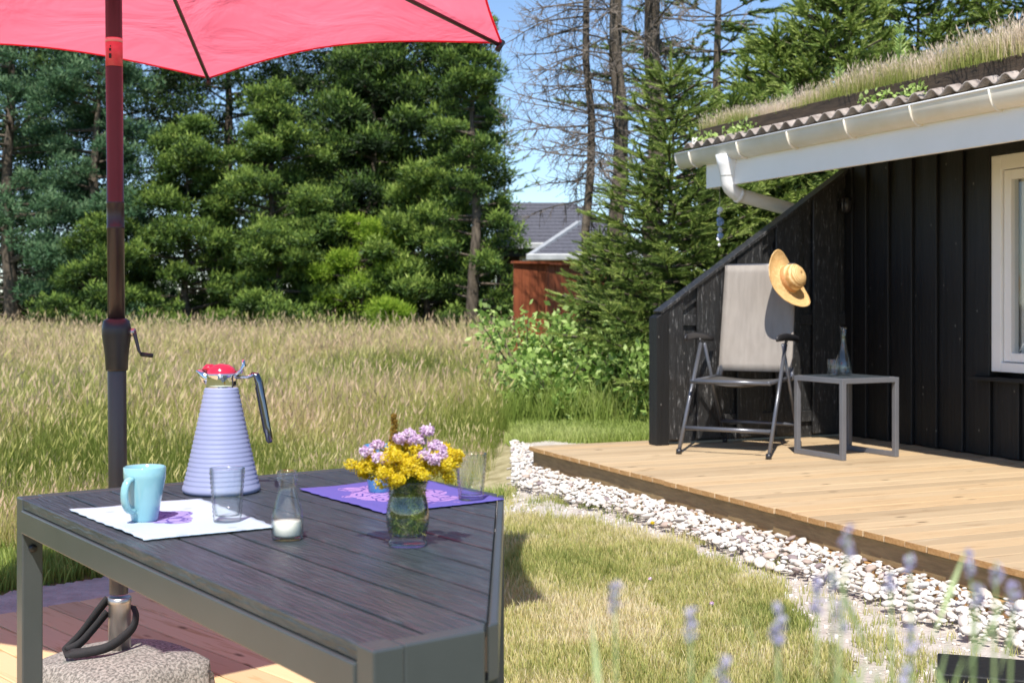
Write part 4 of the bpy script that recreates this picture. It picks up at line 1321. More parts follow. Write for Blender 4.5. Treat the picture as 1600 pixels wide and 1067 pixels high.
# ------------------------------------------------------------------ wind chime
p = HOUSE0 + WD * (-.50) - ND * .74
ch = thing('wind_chime', 'string of white and blue shells hanging under the fascia end', 'wind chime', (p[0], p[1], 2.20))
MB().tube([(0, 0, 0), (.004, 0, -.3), (0, 0, -.63)], .0016, 5).build('string', M['string'], ch)
for (z_, r_, mm) in ((-.375, .022, 'shell'), (-.40, .014, 'shell'), (-.455, .034, 'bluestone'), (-.47, .024, 'bluestone'), (-.515, .020, 'shell'), (-.555, .024, 'bluestone'), (-.58, .018, 'shell'), (-.62, .013, 'shell')):
    mb = MB().lathe([(.0001, -.005), (r_ * .7, -.004), (r_, .0), (r_ * .7, .004), (.0001, .005)], 9)
    mb.build('shell', M[mm], ch, smooth=True, loc=(random.uniform(-.008, .008), 0, z_), rot=(R(75 + random.uniform(-20, 20)), random.uniform(-.5, .5), random.uniform(-.6, .6)))

# ------------------------------------------------------------------ folding chair
CO = np.array([1.247, 7.562]); CH = R(-28)
chr_ = thing('folding_chair', 'high backed folding garden chair with taupe textile and graphite frame', 'chair', (CO[0], CO[1], DZ), CH)
cm = M['chair_metal']
for sx in (-1, 1):
    MB().tube([(sx * .277, 0, .012), (sx * .270, .37, .655)], .0145, 12, flat=.8).build('front_leg', cm, chr_, smooth=True)
    MB().tube([(sx * .276, -.003, .0), (sx * .276, .003, .03)], .018, 12).build('foot_cap', M['black_plastic'], chr_, smooth=True)
    MB().tube([(sx * .245, .76, .012), (sx * .250, .38, .655)], .0125, 12, flat=.8).build('rear_leg', cm, chr_, smooth=True)
    MB().tube([(sx * .245, .763, .0), (sx * .245, .757, .03)], .016, 12).build('foot_cap', M['black_plastic'], chr_, smooth=True)
    MB().tube([(sx * .285, .13, .688), (sx * .288, .16, .697), (sx * .290, .30, .702), (sx * .288, .50, .692), (sx * .280, .60, .680), (sx * .278, .625, .672)], [.012, .020, .023, .021, .018, .010], 12, flat=.55).build('armrest', M['black_plastic'], chr_, smooth=True)
    MB().tube([(sx * .268, .37, .655), (sx * .28, .37, .69)], .009, 8).build('arm_pivot', M['black_plastic'], chr_, smooth=True)
    MB().tube([(sx * .235, .12, .430), (sx * .235, .62, .440)], .0135, 12).build('seat_rail', cm, chr_, smooth=True)
    MB().tube([(sx * .222, .60, .440), (sx * .225, .66, .56), (sx * .222, .745, 1.145)], .0125, 12).build('back_rail', cm, chr_, smooth=True)
    MB().tube([(sx * .238, .60, .425), (sx * .225, .63, .50)], .022, 10, flat=.5).build('hinge', cm, chr_, smooth=True)
MB().tube([(-.272, .085, .150), (.272, .085, .150)], .0135, 12).build('front_stretcher', cm, chr_, smooth=True)
MB().tube([(-.245, .68, .145), (.245, .68, .145)], .0115, 12).build('rear_stretcher', cm, chr_, smooth=True)
MB().tube([(-.25, .13, .430), (.25, .13, .430)], .0135, 12).build('front_seat_tube', cm, chr_, smooth=True)
# seat textile, sagging
vs, fs = [], []
n = 12
for i in range(n + 1):
    for j in range(n + 1):
        u, v = i / n, j / n
        vs.append((-.23 + .46 * u, .125 + .48 * v, .440 - .045 * math.sin(math.pi * u) * (0.35 + .65 * math.sin(math.pi * min(1, v + .15)))))
for i in range(n):
    for j in range(n):
        a = i * (n + 1) + j
        fs.append((a, a + n + 1, a + n + 2, a + 1))
so = MB().add(vs, fs).build('seat', M['textile_dark'], chr_, smooth=True)
q_ = so.modifiers.new('thick', 'SOLIDIFY'); q_.thickness = .004
# back textile wraps round the rails
vs, fs = [], []
nu, nv = 16, 14
for i in range(nu + 1):
    for j in range(nv + 1):
        u, v = i / nu, j / nv
        z = .475 + .675 * v
        y = .62 + (.745 - .62) * max(0, (z - .44) / .705) - .012 + .022 * math.sin(math.pi * u) * math.sin(math.pi * min(1, v + .1))
        vs.append(((-.238 + .476 * u) * (1 - .02 * v), y, z))
for i in range(nu):
    for j in range(nv):
        a = i * (nv + 1) + j
        fs.append((a, a + nv + 1, a + nv + 2, a + 1))
so = MB().add(vs, fs).build('backrest', M['textile'], chr_, smooth=True)
q_ = so.modifiers.new('thick', 'SOLIDIFY'); q_.thickness = .008; q_.offset = -1
MB().tube([(-.222, .748, 1.147), (.222, .748, 1.147)], .0125, 10).build('top_rail', cm, chr_, smooth=True)

# ------------------------------------------------------------------ straw hat, hung over the corner of the backrest
cr, sr = math.cos(CH), math.sin(CH)
def chw(u, v, z): return Vector((CO[0] + u * cr - v * sr, CO[1] + u * sr + v * cr, DZ + z))
hd = 8.02
hc = Vector(((1231 - 800) / 2000 * hd, hd, CAM_Z - (437 - 475) / 2000 * hd))
hat = thing('straw_hat', 'straw sun hat with tan ribbon hung on the corner of the chair back', 'hat')
nrm = Vector((.66, -.66, .34)).normalized()
xax = Vector((.42, 0, -.90)); xax = (xax - nrm * xax.dot(nrm)).normalized()
yax = nrm.cross(xax)
hat.matrix_world = Matrix.Translation(hc) @ Matrix((xax, yax, nrm)).transposed().to_4x4()
vs, fs = [], []
nA, prof = 48, []
prof = [(.0001, .112), (.025, .110), (.05, .102), (.07, .085), (.080, .060), (.084, .030), (.087, .006), (.095, .0), (.125, -.004), (.155, -.004), (.180, .002), (.188, .006)]
for (r_, z_) in prof:
    for j in range(nA):
        a = 2 * math.pi * j / nA
        e = max(0, (r_ - .09) / .1)
        zz = z_ + e * (.030 * math.cos(2 * a) + .018 * math.cos(a + .6)) - .004 * (1 if r_ < .001 else 0)
        vs.append((r_ * math.cos(a) * (1.06 if r_ > .09 else 1.0), r_ * math.sin(a) * (.92 if r_ > .09 else 0.93), zz))
for i in range(len(prof) - 1):
    for j in range(nA):
        j2 = (j + 1) % nA
        fs.append((i * nA + j, (i + 1) * nA + j, (i + 1) * nA + j2, i * nA + j2))
hb = MB().add(vs, fs).build('hat_body', M['straw'], hat, smooth=True)
q_ = hb.modifiers.new('thick', 'SOLIDIFY'); q_.thickness = .004; q_.offset = 0
MB().lathe([(.0875, .008), (.0880, .010), (.0865, .032), (.0850, .034)], 40).build('ribbon', M['ribbon'], hat, smooth=True)

# ------------------------------------------------------------------ side table, carafe, glass
P1 = np.array([1.711, 7.725]); P2 = np.array([1.903, 7.347]); P3 = np.array([2.276, 7.56])
stc = (P1 + P3) / 2
sa_ = math.atan2(P2[1] - P1[1], P2[0] - P1[0])
st = thing('side_table', 'small square graphite side table with black slatted top', 'side table', (stc[0], stc[1], DZ), sa_)
H2 = .215; HT = .47; w = .029
for sx in (-1, 1):
    for sy in (-1, 1):
        MB().box(-w / 2, w / 2, -w / 2, w / 2, .0, HT - .001).build('leg', M['table_metal'], st, bevel=.002, loc=(sx * (H2 - w / 2), sy * (H2 - w / 2), 0))
for sy in (-1, 1):
    MB().box(-H2 + w, H2 - w, -w / 2, w / 2, .001, w).build('floor_rail', M['table_metal'], st, bevel=.002, loc=(0, sy * (H2 - w / 2), 0))
    MB().box(-H2 + w, H2 - w, -w / 2, w / 2, HT - .03, HT).build('top_rail', M['table_metal'], st, bevel=.002, loc=(0, sy * (H2 - w / 2), 0))
for sx in (-1, 1):
    MB().box(-w / 2, w / 2, -H2 + w, H2 - w, HT - .03, HT).build('top_rail', M['table_metal'], st, bevel=.002, loc=(sx * (H2 - w / 2), 0, 0))
for i in range(4):
    y0 = -.178 + i * .0895
    MB().box(-.18, .18, y0, y0 + .085, HT - .016, HT + .003).build('slat', M['tabletop'], st, bevel=.0015, seg=1)
ZT2 = DZ + HT + .0035
cx_, cy_ = stc[0] - .01, stc[1] + 0.02
cf = thing('water_carafe', 'clear glass carafe of water on the side table', 'carafe', (cx_, cy_, ZT2))
outer = [(.0001, 0), (.040, 0), (.046, .004), (.050, .020), (.051, .050), (.046, .085), (.034, .125), (.022, .165), (.017, .200), (.0165, .240), (.019, .268), (.025, .288)]
inner = [(.0235, .2885), (.0172, .268), (.0148, .240), (.0152, .200), (.0202, .165), (.0322, .125), (.0442, .085), (.0492, .050), (.048, .022), (.040, .010), (.0001, .009)]
MB().lathe(outer + inner, 40).build('glass_body', M['glass_bright'], cf, smooth=True)
MB().lathe([(.0001, .0095), (.039, .0105), (.0475, .0222), (.0487, .050), (.0437, .085), (.0400, .097), (.0001, .0972)], 36).build('water', M['water'], cf, smooth=True)
tg_ = MB().lathe([(.0001, 0), (.031, 0), (.033, .003), (.0345, .05), (.036, .098), (.0355, .099), (.0345, .098), (.033, .05), (.0315, .008), (.0001, .006)], 36).build('drinking_glass', M['glass_bright'], smooth=True, loc=(cx_ - .075, cy_ - .06, ZT2))
tag(tg_, 'plain drinking glass beside the water carafe on the side table', 'glass')

# ------------------------------------------------------------------ pebbles
PPX = [(800, 700), (845, 712), (1000, 765), (1200, 822), (1400, 885), (1600, 940), (1760, 985), (1760, 1110), (1600, 1030), (1480, 995), (1400, 972), (1330, 932), (1200, 890), (1100, 852), (1000, 815), (900, 790), (850, 775), (800, 762)]
peb_poly = [gp(a, b, GR + .02) for a, b in PPX]
def pebble_proto(seed):
    g = np.random.default_rng(seed)
    import bmesh
    bm = bmesh.new()
    bmesh.ops.create_icosphere(bm, subdivisions=2, radius=1.0)
    ax = g.uniform(.7, 1.15); az = g.uniform(.35, .6)
    for v in bm.verts:
        nz = mnoise.noise(Vector(v.co) * 1.1 + Vector((seed, 0, 0)))
        v.co *= 1 + .42 * nz + .10 * mnoise.noise(Vector(v.co) * 3 + Vector((seed, 4, 0)))
        v.co.x *= ax; v.co.z *= az
    me = bpy.data.meshes.new('pebble'); bm.to_mesh(me); bm.free()
    return me
pm = [pebble_proto(200 + i) for i in range(9)]
for me in pm:
    me.polygons.foreach_set('use_smooth', [True] * len(me.polygons))
    me.materials.append(M['pebble'])
bed = bpy.data.objects.new('pebble_strip', None); COL.objects.link(bed); bed['kind'] = 'structure'
Pa = np.array(peb_poly)
C = np.column_stack([rng.uniform(Pa[:, 0].min(), Pa[:, 0].max(), 60000), rng.uniform(Pa[:, 1].min(), Pa[:, 1].max(), 60000)])
C = C[in_poly(C, peb_poly) & off_deck(C, .0)]
o_, s_ = oloc(C)
# heap: higher near the deck
dd = np.clip(1 - (o_ - 2.28) / .52, 0, 1)
acc, grid = [], {}
for i in range(len(C)):
    r_ = .009 + .019 * random.random() ** 2.2
    kx, ky = int(C[i, 0] / .05), int(C[i, 1] / .05)
    ok = True
    for a in (-1, 0, 1):
        for b in (-1, 0, 1):
            for (x, y, r2) in grid.get((kx + a, ky + b), ()):
                if (x - C[i, 0]) ** 2 + (y - C[i, 1]) ** 2 < ((r_ + r2) * .66) ** 2: ok = False
    if ok and random.random() < max(.02, 2.2 * dd[i] - .62):
        grid.setdefault((kx, ky), []).append((C[i, 0], C[i, 1], r_))
        acc.append((C[i, 0], C[i, 1], r_, dd[i]))
    if len(acc) > 6500: break
acc = [a for a in acc if 0 < a[1] and a[0] < .47 * a[1] + .1]
acc.sort(key=lambda a: -a[2] / a[1])
pz = lambda a: GR + .012 + .055 * a[3] ** .7 + random.uniform(-.006, .014)
inview = [a for a in acc if a[0] / a[1] < .40]
big = inview[:290]; bigset = set(map(id, big))
for a in big:
    o = bpy.data.objects.new('pebble', random.choice(pm)); COL.objects.link(o); o.parent = bed
    o.location = (a[0], a[1], pz(a)); o.scale = (a[2],) * 3 ; o.scale = (a[2] * random.uniform(.9, 1.3), a[2] * random.uniform(.85, 1.1), a[2])
    o.rotation_euler = (random.uniform(-.5, .5), random.uniform(-.5, .5), random.uniform(0, 6.28))
rest = [a for a in acc if id(a) not in bigset]
parts = []
for k in range(len(pm)):
    me = pm[k]; me.calc_loop_triangles()
    pv = np.array([v.co[:] for v in me.vertices]); pf = np.array([t.vertices[:] for t in me.loop_triangles])
    sel = [a for i, a in enumerate(rest) if i % len(pm) == k]
    if not sel: continue
    A_ = np.array([(a[0], a[1], pz(a)) for a in sel]); rr = np.array([a[2] for a in sel])
    mt = frames(np.column_stack([rng.normal(0, .35, len(sel)), rng.normal(0, .35, len(sel)), np.ones(len(sel))]), rng.uniform(0, 6.28, len(sel))) * rr[:, None, None]
    parts.append(stamp(pv, pf, np.zeros(len(pv)), mt, A_, rng.uniform(0, 1, len(sel))))
# scattered fragments on the sand
C2 = np.column_stack([rng.uniform(.0, 2.6, 9000), rng.uniform(3.6, 9.0, 9000)])
C2 = C2[in_poly(C2, sand_poly) & off_deck(C2, .03)][:4200]
pv = np.array([v.co[:] for v in pm[0].vertices]); pf = np.array([t.vertices[:] for t in pm[0].loop_triangles])
ico = pv
mt = frames(rng.normal(0, 1, (len(C2), 3)) + np.array([0, 0, 1]), rng.uniform(0, 6, len(C2))) * (rng.uniform(.002, .008, len(C2)))[:, None, None]
parts.append(stamp(pv, pf, np.zeros(len(pv)), mt, np.column_stack([C2, np.full(len(C2), GR + .011)]), rng.uniform(0, 1, len(C2))))
V, F, T = cat(parts)
fast('gravel', V, F, M['pebble'], bed, T, 'stuff', True)

# ------------------------------------------------------------------ trees
def shoot_proto(L, rad, nn, w, seed, core=.2):
    """a needle-covered shoot along +z"""
    g = np.random.default_rng(seed)
    V, F, T = [], [], []
    for i in range(nn):
        t = i / nn
        a = i * 2.4 + g.uniform(-.3, .3)
        z0 = L * t * .97
        r_ = rad * (1 - .45 * t) * g.uniform(.8, 1.1)
        ca_, sa__ = math.cos(a), math.sin(a)
        tip = (ca_ * r_, sa__ * r_, z0 + rad * 1.0)
        b = len(V)
        V += [(-sa__ * w, ca_ * w, z0), (sa__ * w, -ca_ * w, z0), tip]
        T += [.25, .25, .62]
        F.append((b, b + 1, b + 2))
    b = len(V); c = rad * core
    for j in range(3):
        a = 2.1 * j
        V += [(math.cos(a) * c, math.sin(a) * c, 0)]; T.append(.2)
    V.append((0, 0, L * 1.05)); T.append(.7)
    F += [(b, b + 1, b + 3), (b + 1, b + 2, b + 3), (b + 2, b, b + 3)]
    return np.array(V, float), np.array(F, int), np.array(T, float)

def trunk(parent, pts, rs, m=None, name='trunk'):
    mb = MB().tube(pts, rs, 9)
    return mb.build(name, m or M['bark'], parent, smooth=True)

def spruce(x, y, h, rad, label, zlow=.15, step=.24, nbr=7, protos=None, m='spruce', gap=.12, seed=1, droop=.15, cut=None, dens=1.0, tmul=1.0, group='spruce trees', dead=0.0, jit=.12):
    """spruce: whorls of branches, each a flat spray of twigs with shoots"""
    g = np.random.default_rng(seed)
    z0 = float(G(x, y))
    t = thing('spruce_tree', label, 'tree', (x, y, z0), 0, group)
    k = 10
    trunk(t, [(.02 * math.sin(i), .02 * math.cos(i * 1.3), h * i / k) for i in range(k + 1)], [max(.006, (.013 * h) * (1 - i / k)) for i in range(k + 1)])
    L_, D_, Tn, S_ = [], [], [], []
    mb = MB()
    z = h * zlow
    while z < h - .12:
        f = (h - z) / (h * (1 - zlow))
        R_ = rad * (f ** .75) * g.uniform(.78, 1.12)
        n_ = max(4, int(nbr * (0.6 + .5 * f)))
        a0 = g.uniform(0, 6.28)
        for i in range(n_):
            az = a0 + 2 * math.pi * i / n_ + g.uniform(-.3, .3)
            R2 = R_ * g.uniform(.65, 1.12)
            up = .35 * (1 - f) - droop * f + g.uniform(-.1, .1)
            d = np.array([math.cos(az), math.sin(az), up]); 
            if cut is not None and cut(x + d[0] * R2, y + d[1] * R2, z0 + z): continue
            base = np.array([0, 0, z])
            sidev = np.array([-math.sin(az), math.cos(az), 0])
            nst = max(2, int(R2 / gap))
            pts = []
            for q in range(nst + 1):
                u = q / nst
                p = base + d * R2 * u + np.array([0, 0, .10 * R2 * u * u])
                pts.append(p)
            mb.tube([tuple(p) for p in pts[::max(1, nst // 3)]] + [tuple(pts[-1])], [.010] * (len(pts[::max(1, nst // 3)])) + [.004], 4, cap=False)
            for q in range(1, nst + 1):
                u = q / nst
                if u < .22 or g.uniform() < dead: continue
                p = pts[q]
                fw = d + np.array([0, 0, .2 * u])
                sl = R2 * .42 * (1.05 - u) + gap * .6
                ns = max(1, int(sl / gap * dens))
                for sgn in (-1, 1):
                    dv = fw * .75 + sidev * sgn * .85 + np.array([0, 0, g.uniform(-.15, .2)])
                    dv = dv / np.linalg.norm(dv)
                    for w_ in range(ns):
                        pp = p + dv * gap * w_
                        L_.append(pp + g.normal(0, .008, 3)); D_.append(dv + g.normal(0, jit, 3)); Tn.append(g.uniform(-.2, .2) + .25 * u * (w_ + 1) / ns - .1); S_.append(g.uniform(.8, 1.2))
                L_.append(p); D_.append(fw + g.normal(0, jit, 3)); Tn.append(g.uniform(-.2, .2) + (.28 if q == nst else 0)); S_.append(1.0)
                if g.uniform() < .5:
                    L_.append(p); D_.append(np.array([0, 0, .8]) + fw * .6 + sidev * g.uniform(-.5, .5)); Tn.append(g.uniform(-.1, .2)); S_.append(.8)
        z += step * g.uniform(.8, 1.2) * (.6 + .4 * f)
    for q in range(5):
        L_.append(np.array([0, 0, h - .14 * q * gap / .12 - .1])); D_.append(np.array([g.normal() * .05, g.normal() * .05, 1.0])); Tn.append(.2); S_.append(1.1)
    mb.build('branches', M['bark'], t)['kind'] = 'stuff'
    L_ = np.array(L_); D_ = np.array(D_); Tn = np.array(Tn); S_ = np.array(S_)
    parts = []
    idx = g.integers(0, len(protos), len(L_))
    for k_, (pv, pf, pt) in enumerate(protos):
        s = idx == k_
        if s.sum() == 0: continue
        mt = frames(D_[s], g.uniform(0, 6.28, int(s.sum()))) * S_[s][:, None, None]
        parts.append(stamp(pv, pf, pt, mt, L_[s], Tn[s] * tmul))
    V, F, T = cat(parts)
    fast('crown', V, F, M[m], t, T)
    return t

sh_f = [shoot_proto(.165, .034, 34, .0055, 300 + i, .35) for i in range(3)]     # fine
sh_m = [shoot_proto(.24, .050, 20, .010, 310 + i, .4) for i in range(3)]    # coarser, farther
# behind the wind screen, in the middle of the right half
spruce(1.48, 11.9, 3.38, 1.3, 'young spruce with a pointed top standing behind the wind screen', .05, .15, 9, sh_f, gap=.11, dead=.08, seed=11, droop=.02, group='spruces behind the cottage')
spruce(.98, 13.0, 1.85, .78, 'low bushy spruce left of the wind screen', .05, .11, 9, sh_f, gap=.11, seed=12, droop=.0, group='spruces behind the cottage')
spruce(2.25, 12.6, 3.2, 1.3, 'spruce filling the gap below the eave', .05, .17, 9, sh_m, gap=.16, seed=13, droop=.05, group='spruces behind the cottage')
spruce(3.35, 13.2, 4.35, 1.6, 'spruce rising directly above the roof grass', .35, .16, 12, sh_m, gap=.16, seed=14, droop=.02, group='spruces behind the cottage')
spruce(2.75, 13.4, 3.95, 1.35, 'bright spruce above the gable end of the grass roof', .3, .17, 10, sh_m, gap=.15, seed=19, droop=.02, group='spruces behind the cottage')
spruce(4.55, 14.4, 5.6, 1.9, 'dark spruce behind the middle of the grass roof', .3, .22, 11, sh_m, gap=.18, seed=15, droop=.1, group='spruces behind the cottage', tmul=.6)
spruce(5.7, 14.0, 5.4, 1.8, 'spruce at the right edge behind the grass roof', .3, .24, 10, sh_m, gap=.18, seed=16, droop=.05, group='spruces behind the cottage')
spruce(2.5, 15.5, 7.5, 1.9, 'tall dark spruce with gaps beside the bare trunks', .45, .42, 6, sh_m, gap=.18, seed=17, droop=.1, group='spruces behind the cottage', tmul=.5, dead=.25)
spruce(-.2, 34.0, 5.6, 2.0, 'distant spruce rising between the tree row and the neighbour house', .1, .5, 6, sh_m, gap=.26, seed=18, group='spruces behind the cottage')

# bare spruces with dead branches
def limb(mb, p, d, L, r, g, depth):
    """a crooked branch with side twigs"""
    k = max(3, int(L / .14))
    pts = [Vector(p)]
    dv = Vector(d).normalized()
    for i in range(k):
        dv = (dv + Vector(g.normal(0, .10, 3)) + Vector((0, 0, -.015 if depth == 0 else 0))).normalized()
        pts.append(pts[-1] + dv * (L / k))
    mb.tube(pts, [max(.0022, r * (1 - .8 * i / k)) for i in range(k + 1)], 5 if depth == 0 else 3, cap=False)
    if depth < 2:
        nt = int(L / (.050 if depth == 0 else .09))
        for i in range(nt):
            t = g.uniform(.12, 1)
            q = pts[min(k, int(t * k))]
            ax = Vector(g.normal(0, 1, 3)); ax = (ax - dv * ax.dot(dv)).normalized()
            nd = (dv * .8 + ax * 1.0 + Vector((0, 0, -.15))).normalized()
            limb(mb, q, nd, L * g.uniform(.18, .40) * (1.15 - t * .6), r * .42, g, depth + 1)
def bare(x, y, h, r0, label, n, Lm, seed, zlo=.25, bias=None):
    g = np.random.default_rng(seed)
    z0 = float(G(x, y))
    t = thing('bare_spruce', label, 'tree', (x, y, z0), 0, 'bare trunked spruces')
    pts = [(.04 * math.sin(i * 1.7), .03 * math.cos(i), h * i / 9) for i in range(10)]
    trunk(t, pts, [r0 * (1 - .05 * i) for i in range(10)])
    for i in range(n):
        z = h * (zlo + (.98 - zlo) * (i + g.uniform()) / n)
        az = g.uniform(0, 6.28) if bias is None or g.uniform() > .55 else g.normal(bias, .6)
        mb = MB()
        limb(mb, (0, 0, z), (math.cos(az), math.sin(az), g.uniform(-.25, .35)), Lm * g.uniform(.55, 1.1), .012, g, 0)
        mb.build('dead_branch', M['deadwood'], t)
    return t
bare(1.55, 13.9, 5.6, .13, 'thick trunked bare spruce, right of the three bare trunks', 34, 1.25, 21, .35)
bare(1.12, 13.5, 5.5, .10, 'middle of the three bare spruces, hidden by its own dead twigs', 40, 1.35, 22, .40, math.pi)
bare(.82, 13.7, 5.5, .055, 'thin dead spruce, leftmost of the three bare trunks', 40, 1.15, 23, .35, math.pi)

# left row: dark pines and cedars behind the meadow
def clump_proto(seed, n=54, rad=.19, ls=.075, flat=.65):
    g = np.random.default_rng(seed)
    d = g.normal(size=(n, 3)); d /= np.linalg.norm(d, axis=1, keepdims=True)
    loc = d * rad * g.uniform(.35, 1, (n, 1)) * np.array([1, 1, flat])
    mt = frames(d * .7 + np.array([0, 0, .55]) + g.normal(0, .35, (n, 3)), g.uniform(0, 6, n)) * (g.uniform(.7, 1.3, n) * ls)[:, None, None]
    lf = np.array([(-.18, 0, 0), (.18, 0, 0), (.0, .05, 1.0)])
    tt = .35 + .3 * d[:, 2]  # lit tops and shaded undersides of the clump put into the leaf tint
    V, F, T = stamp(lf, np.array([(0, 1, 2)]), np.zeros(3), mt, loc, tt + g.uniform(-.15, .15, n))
    return V, F, T
cl = [clump_proto(400 + i) for i in range(5)]
cl_big = [clump_proto(420 + i, 46, .24, .10, .8) for i in range(4)]
def pine(x, y, h, rad, label, n, seed, m='pine', zlow=.05, protos=cl, tsh=0.0, group='trees behind the meadow', shape=1.0, name='pine_tree', ctop=.55):
    g = np.random.default_rng(seed)
    z0 = float(G(x, y))
    t = thing(name, label, 'tree', (x, y, z0), 0, group)
    trunk(t, [(.05 * math.sin(i * 1.3 + seed), .05 * math.cos(i), h * .95 * i / 8) for i in range(9)], [max(.02, .022 * h * (1 - i / 8.5)) for i in range(9)])
    L_, Tn = [], []
    mb = MB()
    nl = max(10, int(h * 11))
    per = n // nl
    for i in range(nl):
        f = (i + g.uniform()) / nl
        z = h * (zlow + (1 - zlow) * f)
        az = g.uniform(0, 6.28)
        Rr = rad * (max(.08, 1 - f) ** ctop) * g.uniform(.55, 1.1) * shape
        d = np.array([math.cos(az), math.sin(az), g.uniform(-.05, .3)])
        e = np.array([0, 0, z]) + d * Rr
        mb.tube([(0, 0, z), tuple(np.array([0, 0, z]) + d * Rr * .6), tuple(e)], [.035, .02, .008], 4, cap=False)
        pr_ = g.uniform(.22, .60) * (0.5 + .5 * (1 - f)) * rad * .55
        for q in range(per):
            a = g.uniform(0, 6.28); rr = math.sqrt(g.uniform()) * pr_
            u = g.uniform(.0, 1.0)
            L_.append(e + np.array([math.cos(a) * rr * 1.25, math.sin(a) * rr * 1.25, g.normal(0, pr_ * .28) + .12 * (1 - rr / pr_)])
                      if u < .88 else np.array([0, 0, z]) + d * Rr * g.uniform(.35, .9) + g.normal(0, .12, 3))
            Tn.append(g.uniform(-.15, .15) + tsh)
    mb.build('branches', M['bark'], t)['kind'] = 'stuff'
    L_ = np.array(L_); Tn = np.array(Tn)
    idx = g.integers(0, len(protos), len(L_)); parts = []
    for k_, (pv, pf, pt) in enumerate(protos):
        s = idx == k_
        mt = rotz(g.uniform(0, 6.28, int(s.sum()))) * g.uniform(.7, 1.3, int(s.sum()))[:, None, None]
        parts.append(stamp(pv, pf, pt, mt, L_[s], Tn[s]))
    V, F, T = cat(parts)
    fast('crown', V, F, M[m], t, T)
    return t
# front row (x, y, h, rad)
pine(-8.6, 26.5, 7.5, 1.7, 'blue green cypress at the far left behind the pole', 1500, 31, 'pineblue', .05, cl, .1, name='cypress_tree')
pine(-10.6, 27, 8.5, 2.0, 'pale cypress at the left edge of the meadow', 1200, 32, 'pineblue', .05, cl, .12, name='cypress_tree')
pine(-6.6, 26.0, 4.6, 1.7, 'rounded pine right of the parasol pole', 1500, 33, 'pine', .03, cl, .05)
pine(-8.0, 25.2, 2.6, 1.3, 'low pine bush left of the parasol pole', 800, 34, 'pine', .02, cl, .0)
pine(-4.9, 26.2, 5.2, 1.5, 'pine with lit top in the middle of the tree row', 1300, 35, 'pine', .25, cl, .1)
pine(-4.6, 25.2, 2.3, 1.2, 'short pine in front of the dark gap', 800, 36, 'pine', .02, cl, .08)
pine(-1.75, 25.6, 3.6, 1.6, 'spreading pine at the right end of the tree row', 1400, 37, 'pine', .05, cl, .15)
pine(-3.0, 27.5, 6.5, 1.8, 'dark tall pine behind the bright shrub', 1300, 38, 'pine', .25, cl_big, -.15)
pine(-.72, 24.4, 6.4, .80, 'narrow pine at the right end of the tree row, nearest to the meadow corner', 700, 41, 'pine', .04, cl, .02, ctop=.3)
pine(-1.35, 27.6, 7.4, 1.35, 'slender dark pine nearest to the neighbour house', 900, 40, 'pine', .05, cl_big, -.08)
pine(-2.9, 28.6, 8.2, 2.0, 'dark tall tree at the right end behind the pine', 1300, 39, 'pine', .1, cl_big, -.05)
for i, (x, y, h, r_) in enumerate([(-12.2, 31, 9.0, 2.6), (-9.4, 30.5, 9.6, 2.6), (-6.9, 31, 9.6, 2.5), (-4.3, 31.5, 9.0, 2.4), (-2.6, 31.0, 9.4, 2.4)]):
    pine(x, y, h, r_, 'shade-tinted conifer of the back row, ' + ['leftmost behind the cypresses', 'second from the left behind the pole', 'third, straight behind the rounded pine', 'fourth, behind the dark gap', 'last before the house side'][i], 1300, 50 + i, 'pine', .0, cl_big, -.34, ctop=.35)  # lowered tint puts the back row's shade into its leaf colour
# bright shrubs
lfb = np.array([(0, 0, 0), (-.32, .02, .5), (.32, .02, .5), (0, .06, 1.0)])
def shrub(x, y, h, rad, label, n, seed, m='bright', ls=.09, name='leafy_shrub', group=None, catg='shrub'):
    g = np.random.default_rng(seed)
    z0 = float(G(x, y))
    t = thing(name, label, catg, (x, y, z0), 0, group)
    mb = MB()
    tips = []
    for i in range(26):
        az = g.uniform(0, 6.28); e = np.array([math.cos(az) * rad * g.uniform(.2, 1), math.sin(az) * rad * g.uniform(.2, 1), h * g.uniform(.35, .98)])
        mb.tube([(0, 0, 0), (e[0] * .4, e[1] * .4, e[2] * .6), tuple(e)], [.014, .009, .004], 4, cap=False)
        tips.append(e)
    mb.build('branches', M['bark'], t)['kind'] = 'stuff'
    tips = np.array(tips)
    ii = g.integers(0, len(tips), n)
    loc = tips[ii] * (g.uniform(.55, 1.05, n) ** .5)[:, None] + g.normal(0, rad * .13, (n, 3))
    loc[:, 2] = np.abs(loc[:, 2])
    mt = frames(g.normal(0, .6, (n, 3)) + loc * np.array([.6, .6, .0]) / rad + np.array([0, 0, .15]), g.uniform(0, 6, n)) * (g.uniform(.6, 1.2, n) * ls)[:, None, None]
    V, F, T = stamp(lfb, np.array([(0, 2, 1), (1, 2, 3)]), np.full(4, .5), mt, loc, g.uniform(-.4, .4, n))
    fast('foliage', V, F, M[m], t, T)
    return t
pine(-3.0, 25.4, 2.55, .95, 'bright yellow green shrub in the dark tree row', 420, 60, 'bright', .25, cl, .1, name='bright_shrub', ctop=.3)
pine(-2.2, 23.2, 1.0, .45, 'small bright green sapling at the meadow edge', 120, 61, 'bright', .1, cl, .1, name='bright_sapling', ctop=.5)
# brambles on the right, before the brown fence
for i, (x, y, h, r_, lb) in enumerate([(.12, 11.9, .98, .55, 'pale green bramble bush at the left below the brown fence'), (.62, 11.7, .92, .55, 'pale green bramble bush in the middle below the low spruce'),
                                       (1.10, 11.3, .75, .50, 'pale green bramble bush touching the wind screen post'), (.38, 11.3, .6, .5, 'low bramble bush among the long grass')]):
    shrub(x, y, h, r_, lb, 1300, 70 + i, 'bramble', .075, 'bramble_bush', 'bramble bushes behind the deck')

